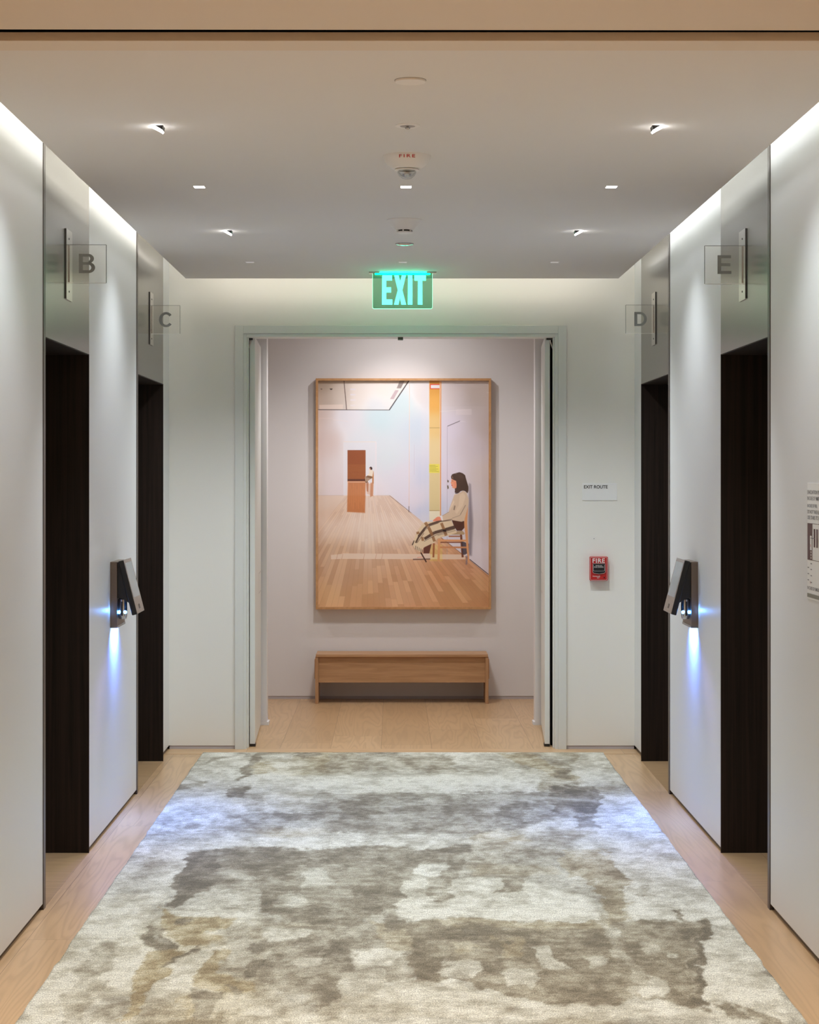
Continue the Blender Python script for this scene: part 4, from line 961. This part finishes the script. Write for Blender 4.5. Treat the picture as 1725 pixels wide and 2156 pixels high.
def strobe():
    D = 6.90; c = (X(857, D), D, CEIL); k = D / F; r = 50.5 * k
    root = thing('fire_strobe', c, 'white round FIRE strobe speaker with clear dome on the ceiling', 'fire strobe')
    prof = [(0, -.048), (r * .55, -.046), (r * .62, -.044), (r * .66, -.041), (r * .84, -.030), (r * .93, -.020), (r * .985, -.010), (r, -.004), (r, 0), (0, 0)]
    b = MB(); b.lathe(prof, 72, c); b.build('housing', M['white_plastic'], root, smooth=True)
    g = MB(); g.lathe([(.033, -.046), (.033, -.060), (.028, -.070), (.016, -.080), (0, -.084)], 40, c); g.build('lens_dome', M['glass'], root, smooth=True)
    g = MB(); g.lathe([(0, -.058), (.012, -.060), (.018, -.066), (.010, -.074), (0, -.076)], 24, c); g.build('flash_reflector', M['chrome'], root, smooth=True)
    g = MB(); g.lathe([(r * .30, -.0475), (r * .50, -.048), (r * .52, -.052), (r * .34, -.053)], 48, c); g.build('collar', M['white_plastic'], root, smooth=True)
    # lettering sits on the sloping flank facing the viewer
    t = MB(); pts, fs = text_mesh('FIRE', X(874, D) - X(840.5, D), .0125, .012, space=1.35); vs = []
    for a, b_ in pts:
        xx = a + X(840.5, D) - c[0]; t_ = b_ / .0125
        zz = -.0175 + .0105 * t_; rr = np.interp(zz, [-.030, -.020, -.010, -.004], [r * .84, r * .93, r * .985, r]) + .0010
        vs.append((c[0] + xx, c[1] - math.sqrt(max(rr * rr - xx * xx, 1e-6)), c[2] + zz))
    t.add(vs, fs); t.build('fire_lettering', M['red_ink'], root)
strobe()
def smoke():
    D = 8.62; c = (X(852.5, D), D, CEIL); k = D / F; r = 37.5 * k
    root = thing('smoke_detector', c, 'white conical smoke detector hanging from the ceiling before the EXIT sign', 'smoke detector')
    b = MB(); b.lathe([(0, 0), (r, 0), (r, -.003), (r * .92, -.008), (r * .70, -.022), (r * .56, -.038), (r * .50, -.045), (0, -.045)][::-1], 64, c); b.build('base', M['white_plastic'], root, smooth=True)
    b = MB(); b.lathe([(0, -.052), (r * .36, -.052), (r * .36, -.044), (0, -.044)], 48, c); b.build('sensing_chamber', M['black_plastic'], root)
    b = MB(); b.lathe([(0, -.060), (r * .40, -.0595), (r * .46, -.056), (r * .44, -.052), (0, -.051)], 48, c); b.build('cap', M['white_plastic'], root, smooth=True)
    for a in range(6):
        p = MB(); an = a * math.pi / 3 + .3; q_ = (c[0] + r * .42 * math.cos(an), c[1] + r * .42 * math.sin(an)); p.box(q_[0] - .003, q_[0] + .003, q_[1] - .003, q_[1] + .003, c[2] - .054, c[2] - .044); p.build('rib', M['white_plastic'], root)
smoke()
def small_disc():
    D = 9.50; c = (X(852, D), D, CEIL); r = 18.5 * D / F
    root = thing('ceiling_cover_plate', c, 'small shiny round sensor cover on the ceiling lit green by the EXIT sign', 'ceiling fixture')
    b = MB(); b.lathe([(0, -.008), (r * .5, -.0075), (r * .95, -.004), (r, -.002), (r, 0), (0, 0)], 48, c); b.build('disc', M['chrome'], root, smooth=True)
    b = MB(); b.lathe([(r * .9, .001), (r * 1.05, .001), (r * 1.05, -.001), (r * .9, -.001)], 48, c); b.build('rim', M['dark_edge'], root)
small_disc()

names = [('second row', 'left'), ('second row', 'middle'), ('second row', 'right'), ('far row', 'left'), ('far row', 'middle'), ('far row', 'right')]
def downlight(i, x, y):
    lab = {0: 'small square downlight on the left of the ceiling level with the fire strobe row', 1: 'small bright square downlight between the fire strobe and the smoke detector',
           2: 'small square downlight on the right of the ceiling level with the fire strobe row', 3: 'small square downlight far left on the ceiling near the back wall',
           4: 'small square downlight right behind the green lit round cover by the EXIT sign', 5: 'small square downlight far right on the ceiling near the back wall'}[i]
    x = [-.762, CX, .854][i % 3]; h = .0225
    root = thing('downlight', (x, y, CEIL), lab, 'ceiling light', 'square downlights')
    b = MB(); hy = h * 1.2
    for bx in ((x - h, x - h + .0015, y - hy, y + hy), (x + h - .0015, x + h, y - hy, y + hy), (x - h + .0015, x + h - .0015, y - hy, y - hy + .0015), (x - h + .0015, x + h - .0015, y + hy - .0015, y + hy)):
        b.box(bx[0], bx[1], bx[2], bx[3], CEIL - .001, CEIL + .05)
    b.build('baffle', M['lens_dim'] if False else M['white_plastic'], root)
    l = MB(); l.box(x - h + .002, x + h - .002, y - hy + .002, y + hy - .002, CEIL + .006 if i < 3 else CEIL + .0085, CEIL + .012); l.build('lens', M['lens'] if i < 3 else M['lens_dim'], root)
    light('SPOT', 'light_source', (x, y, CEIL - .004), (L_MID if i % 3 == 1 else L_DOWN) * (1.0 if i < 3 else .82), COL_WHITE, root, aim=(x, y, 0), size=.02, angle=84 if i < 3 else 124, blend=1.0)
for i, (x, y) in enumerate(DOWN): downlight(i, x, y)
def washer(i, x, y, s):
    lab = ['angled wall washing light near the front left of the ceiling', 'angled wall washing light near the front right of the ceiling',
           'angled wall washing light further back on the left of the ceiling', 'angled wall washing light further back on the right of the ceiling'][i]
    root = thing('wall_washer', (x, y, CEIL), lab, 'ceiling light', 'angled wall washing lights')
    o_ = x + s * .020; n_ = x - s * .016; dp = .017; hy = .026
    b = MB(); b.prism([(o_ - s * .004, y - hy, CEIL + .001), (n_ - s * .004, y - hy, CEIL + .001), (n_ - s * .0, y - hy, CEIL - dp + .002)], (0, 2 * hy, 0)); b.build('housing', M['black_plastic'], root)
    l = MB(); l.prism([(o_, y - hy, CEIL - .0005), (o_ - s * .012, y - hy, CEIL - .0005), (n_ - s * .001, y - hy, CEIL - dp + .002), (n_ + s * .003, y - hy, CEIL - dp - .002), (n_ + s * .009, y - hy, CEIL - dp + .002)], (0, 2 * hy, 0)); l.build('lens', M['lens'], root)
    light('SPOT', 'light_source', (x + s * .012, y, CEIL - .022), L_WASH, COL_COOL, root, aim=(side(s, 0), y, CEIL - 1.15), size=.02, angle=100, blend=1.0)
for i, a in enumerate(WASH): washer(i, *a)

# cove lights: linear lamps lying on the edge of the ceiling panel
def cove(s, col, power, lab):
    x = side(s, -.150); y0, y1 = 5.25, 11.10
    root = thing('cove_light', (x, (y0 + y1) / 2, CEIL + .05), lab, 'cove light')
    b = MB(); b.box(x - .012, x + .012, y0, y1, CEIL + .05, CEIL + .066); b.build('channel', M['white_plastic'], root)
    light('AREA', 'light_source', (x + s * .030, (y0 + y1) / 2, CEIL + .075), power, col, root, aim=(x + s * .20, (y0 + y1) / 2, CEIL - .02), sx=y1 - y0, sy=.05)
    root.children[-1].rotation_euler = (Euler((0, -s * R(-52), 0)).to_matrix() @ Euler((0, 0, R(90))).to_matrix()).to_euler()
cove(-1, COL_COVE, L_COVE_SIDE, 'linear cove light above the left edge of the ceiling')
cove(1, COL_COVE_R, L_COVE_SIDE, 'linear cove light above the right edge of the ceiling')
def cove_back():
    y = 11.10; root = thing('cove_light', (CX, y, CEIL + .05), 'linear cove light above the back edge of the ceiling', 'cove light')
    b = MB(); b.box(CX - 1.15, CX + 1.15, y - .012, y + .012, CEIL + .05, CEIL + .066); b.build('channel', M['white_plastic'], root)
    light('AREA', 'light_source', (CX, y + .030, CEIL + .075), L_COVE_BACK, (1.0, .90, .78), root, aim=(CX, y + .3, CEIL - .05), sx=2.3, sy=.02)
cove_back()

# hall lamps: picture spot, plus unseen accent, doorway and side lamps added as fill
def hall_lamp(x, y, power, aim, angle, lab, size=.03):
    z = EYE + 1.28; root = thing('unseen_hall_spot', (x, y, EYE + 1.36), lab, 'spotlight', 'spotlights on the hall ceiling')
    b = MB(); b.lathe([(0, .08), (.025, .08), (.028, .0), (0, .0)], 24, (x, y, z)); b.build('lamp_head', M['white_plastic'], root, smooth=True)
    light('SPOT', 'light_source', (x, y, z - .012), power, COL_HALL, root, aim=aim, size=size, angle=angle, blend=.9)
PCX = (X(665, 14.0) + X(1034.5, 14.0)) / 2
hall_lamp(PCX, 13.22, L_PICTURE, (PCX, 14.08, 1.45), 130, 'white spotlight on the hall ceiling washing the wall around the picture', .014)
hall_lamp(PCX + .12, 12.95, L_PICTURE_FILL, (PCX - .05, 14.0, 1.95), 50, 'unseen narrow fill spotlight added to brighten the picture')  # added lamp, lifts the picture's brightness
hall_lamp(PCX - .2, 12.45, L_HALL_MID_FILL, (PCX, 13.2, 0), 130, 'unseen fill spotlight added on the hall ceiling just inside the doorway', .12)  # added lamp, fills the hall floor and bench
hall_lamp(-1.9, 13.2, L_HALL_FILL, (-1.7, 13.8, 0), 120, 'unseen fill spotlight added on the hall ceiling left of the doorway')  # side lamps added to fill the hall
hall_lamp(2.0, 13.2, L_HALL_FILL, (1.8, 13.8, 0), 120, 'unseen fill spotlight added on the hall ceiling right of the doorway')

# unseen fill lamps added in the front room, for its ceiling and the near rug
for k, (x, y) in enumerate(((-1.2, 1.2), (1.3, 1.2), (-.76, 4.5), (.86, 4.5))):
    root = thing('added_front_lamp', (x, y, CEIL + .0195), ['added round fill lamp out of view, near the viewer on the left', 'added round fill lamp out of view, near the viewer on the right', 'added round fill lamp out of view, before the lobby on the left', 'added round fill lamp out of view, before the lobby on the right'][k], 'ceiling light', 'added fill lamps of the room in front')
    b = MB(); b.lathe([(.03, .0), (.05, -.004), (.055, 0), (.03, .0005)], 32, (x, y, CEIL + .0195)); b.build('ring', M['white_plastic'], root, smooth=True)
    b = MB(); b.lathe([(0, -.001), (.03, -.001), (.03, 0), (0, 0)], 32, (x, y, CEIL + .0195)); b.build('lens', M['lens'], root)
    light('SPOT', 'light_source', (x, y, CEIL + .012), L_FRONT_FILL, COL_FRONT_FILL, root, aim=(x, y, 0), size=.04, angle=110, blend=.8)
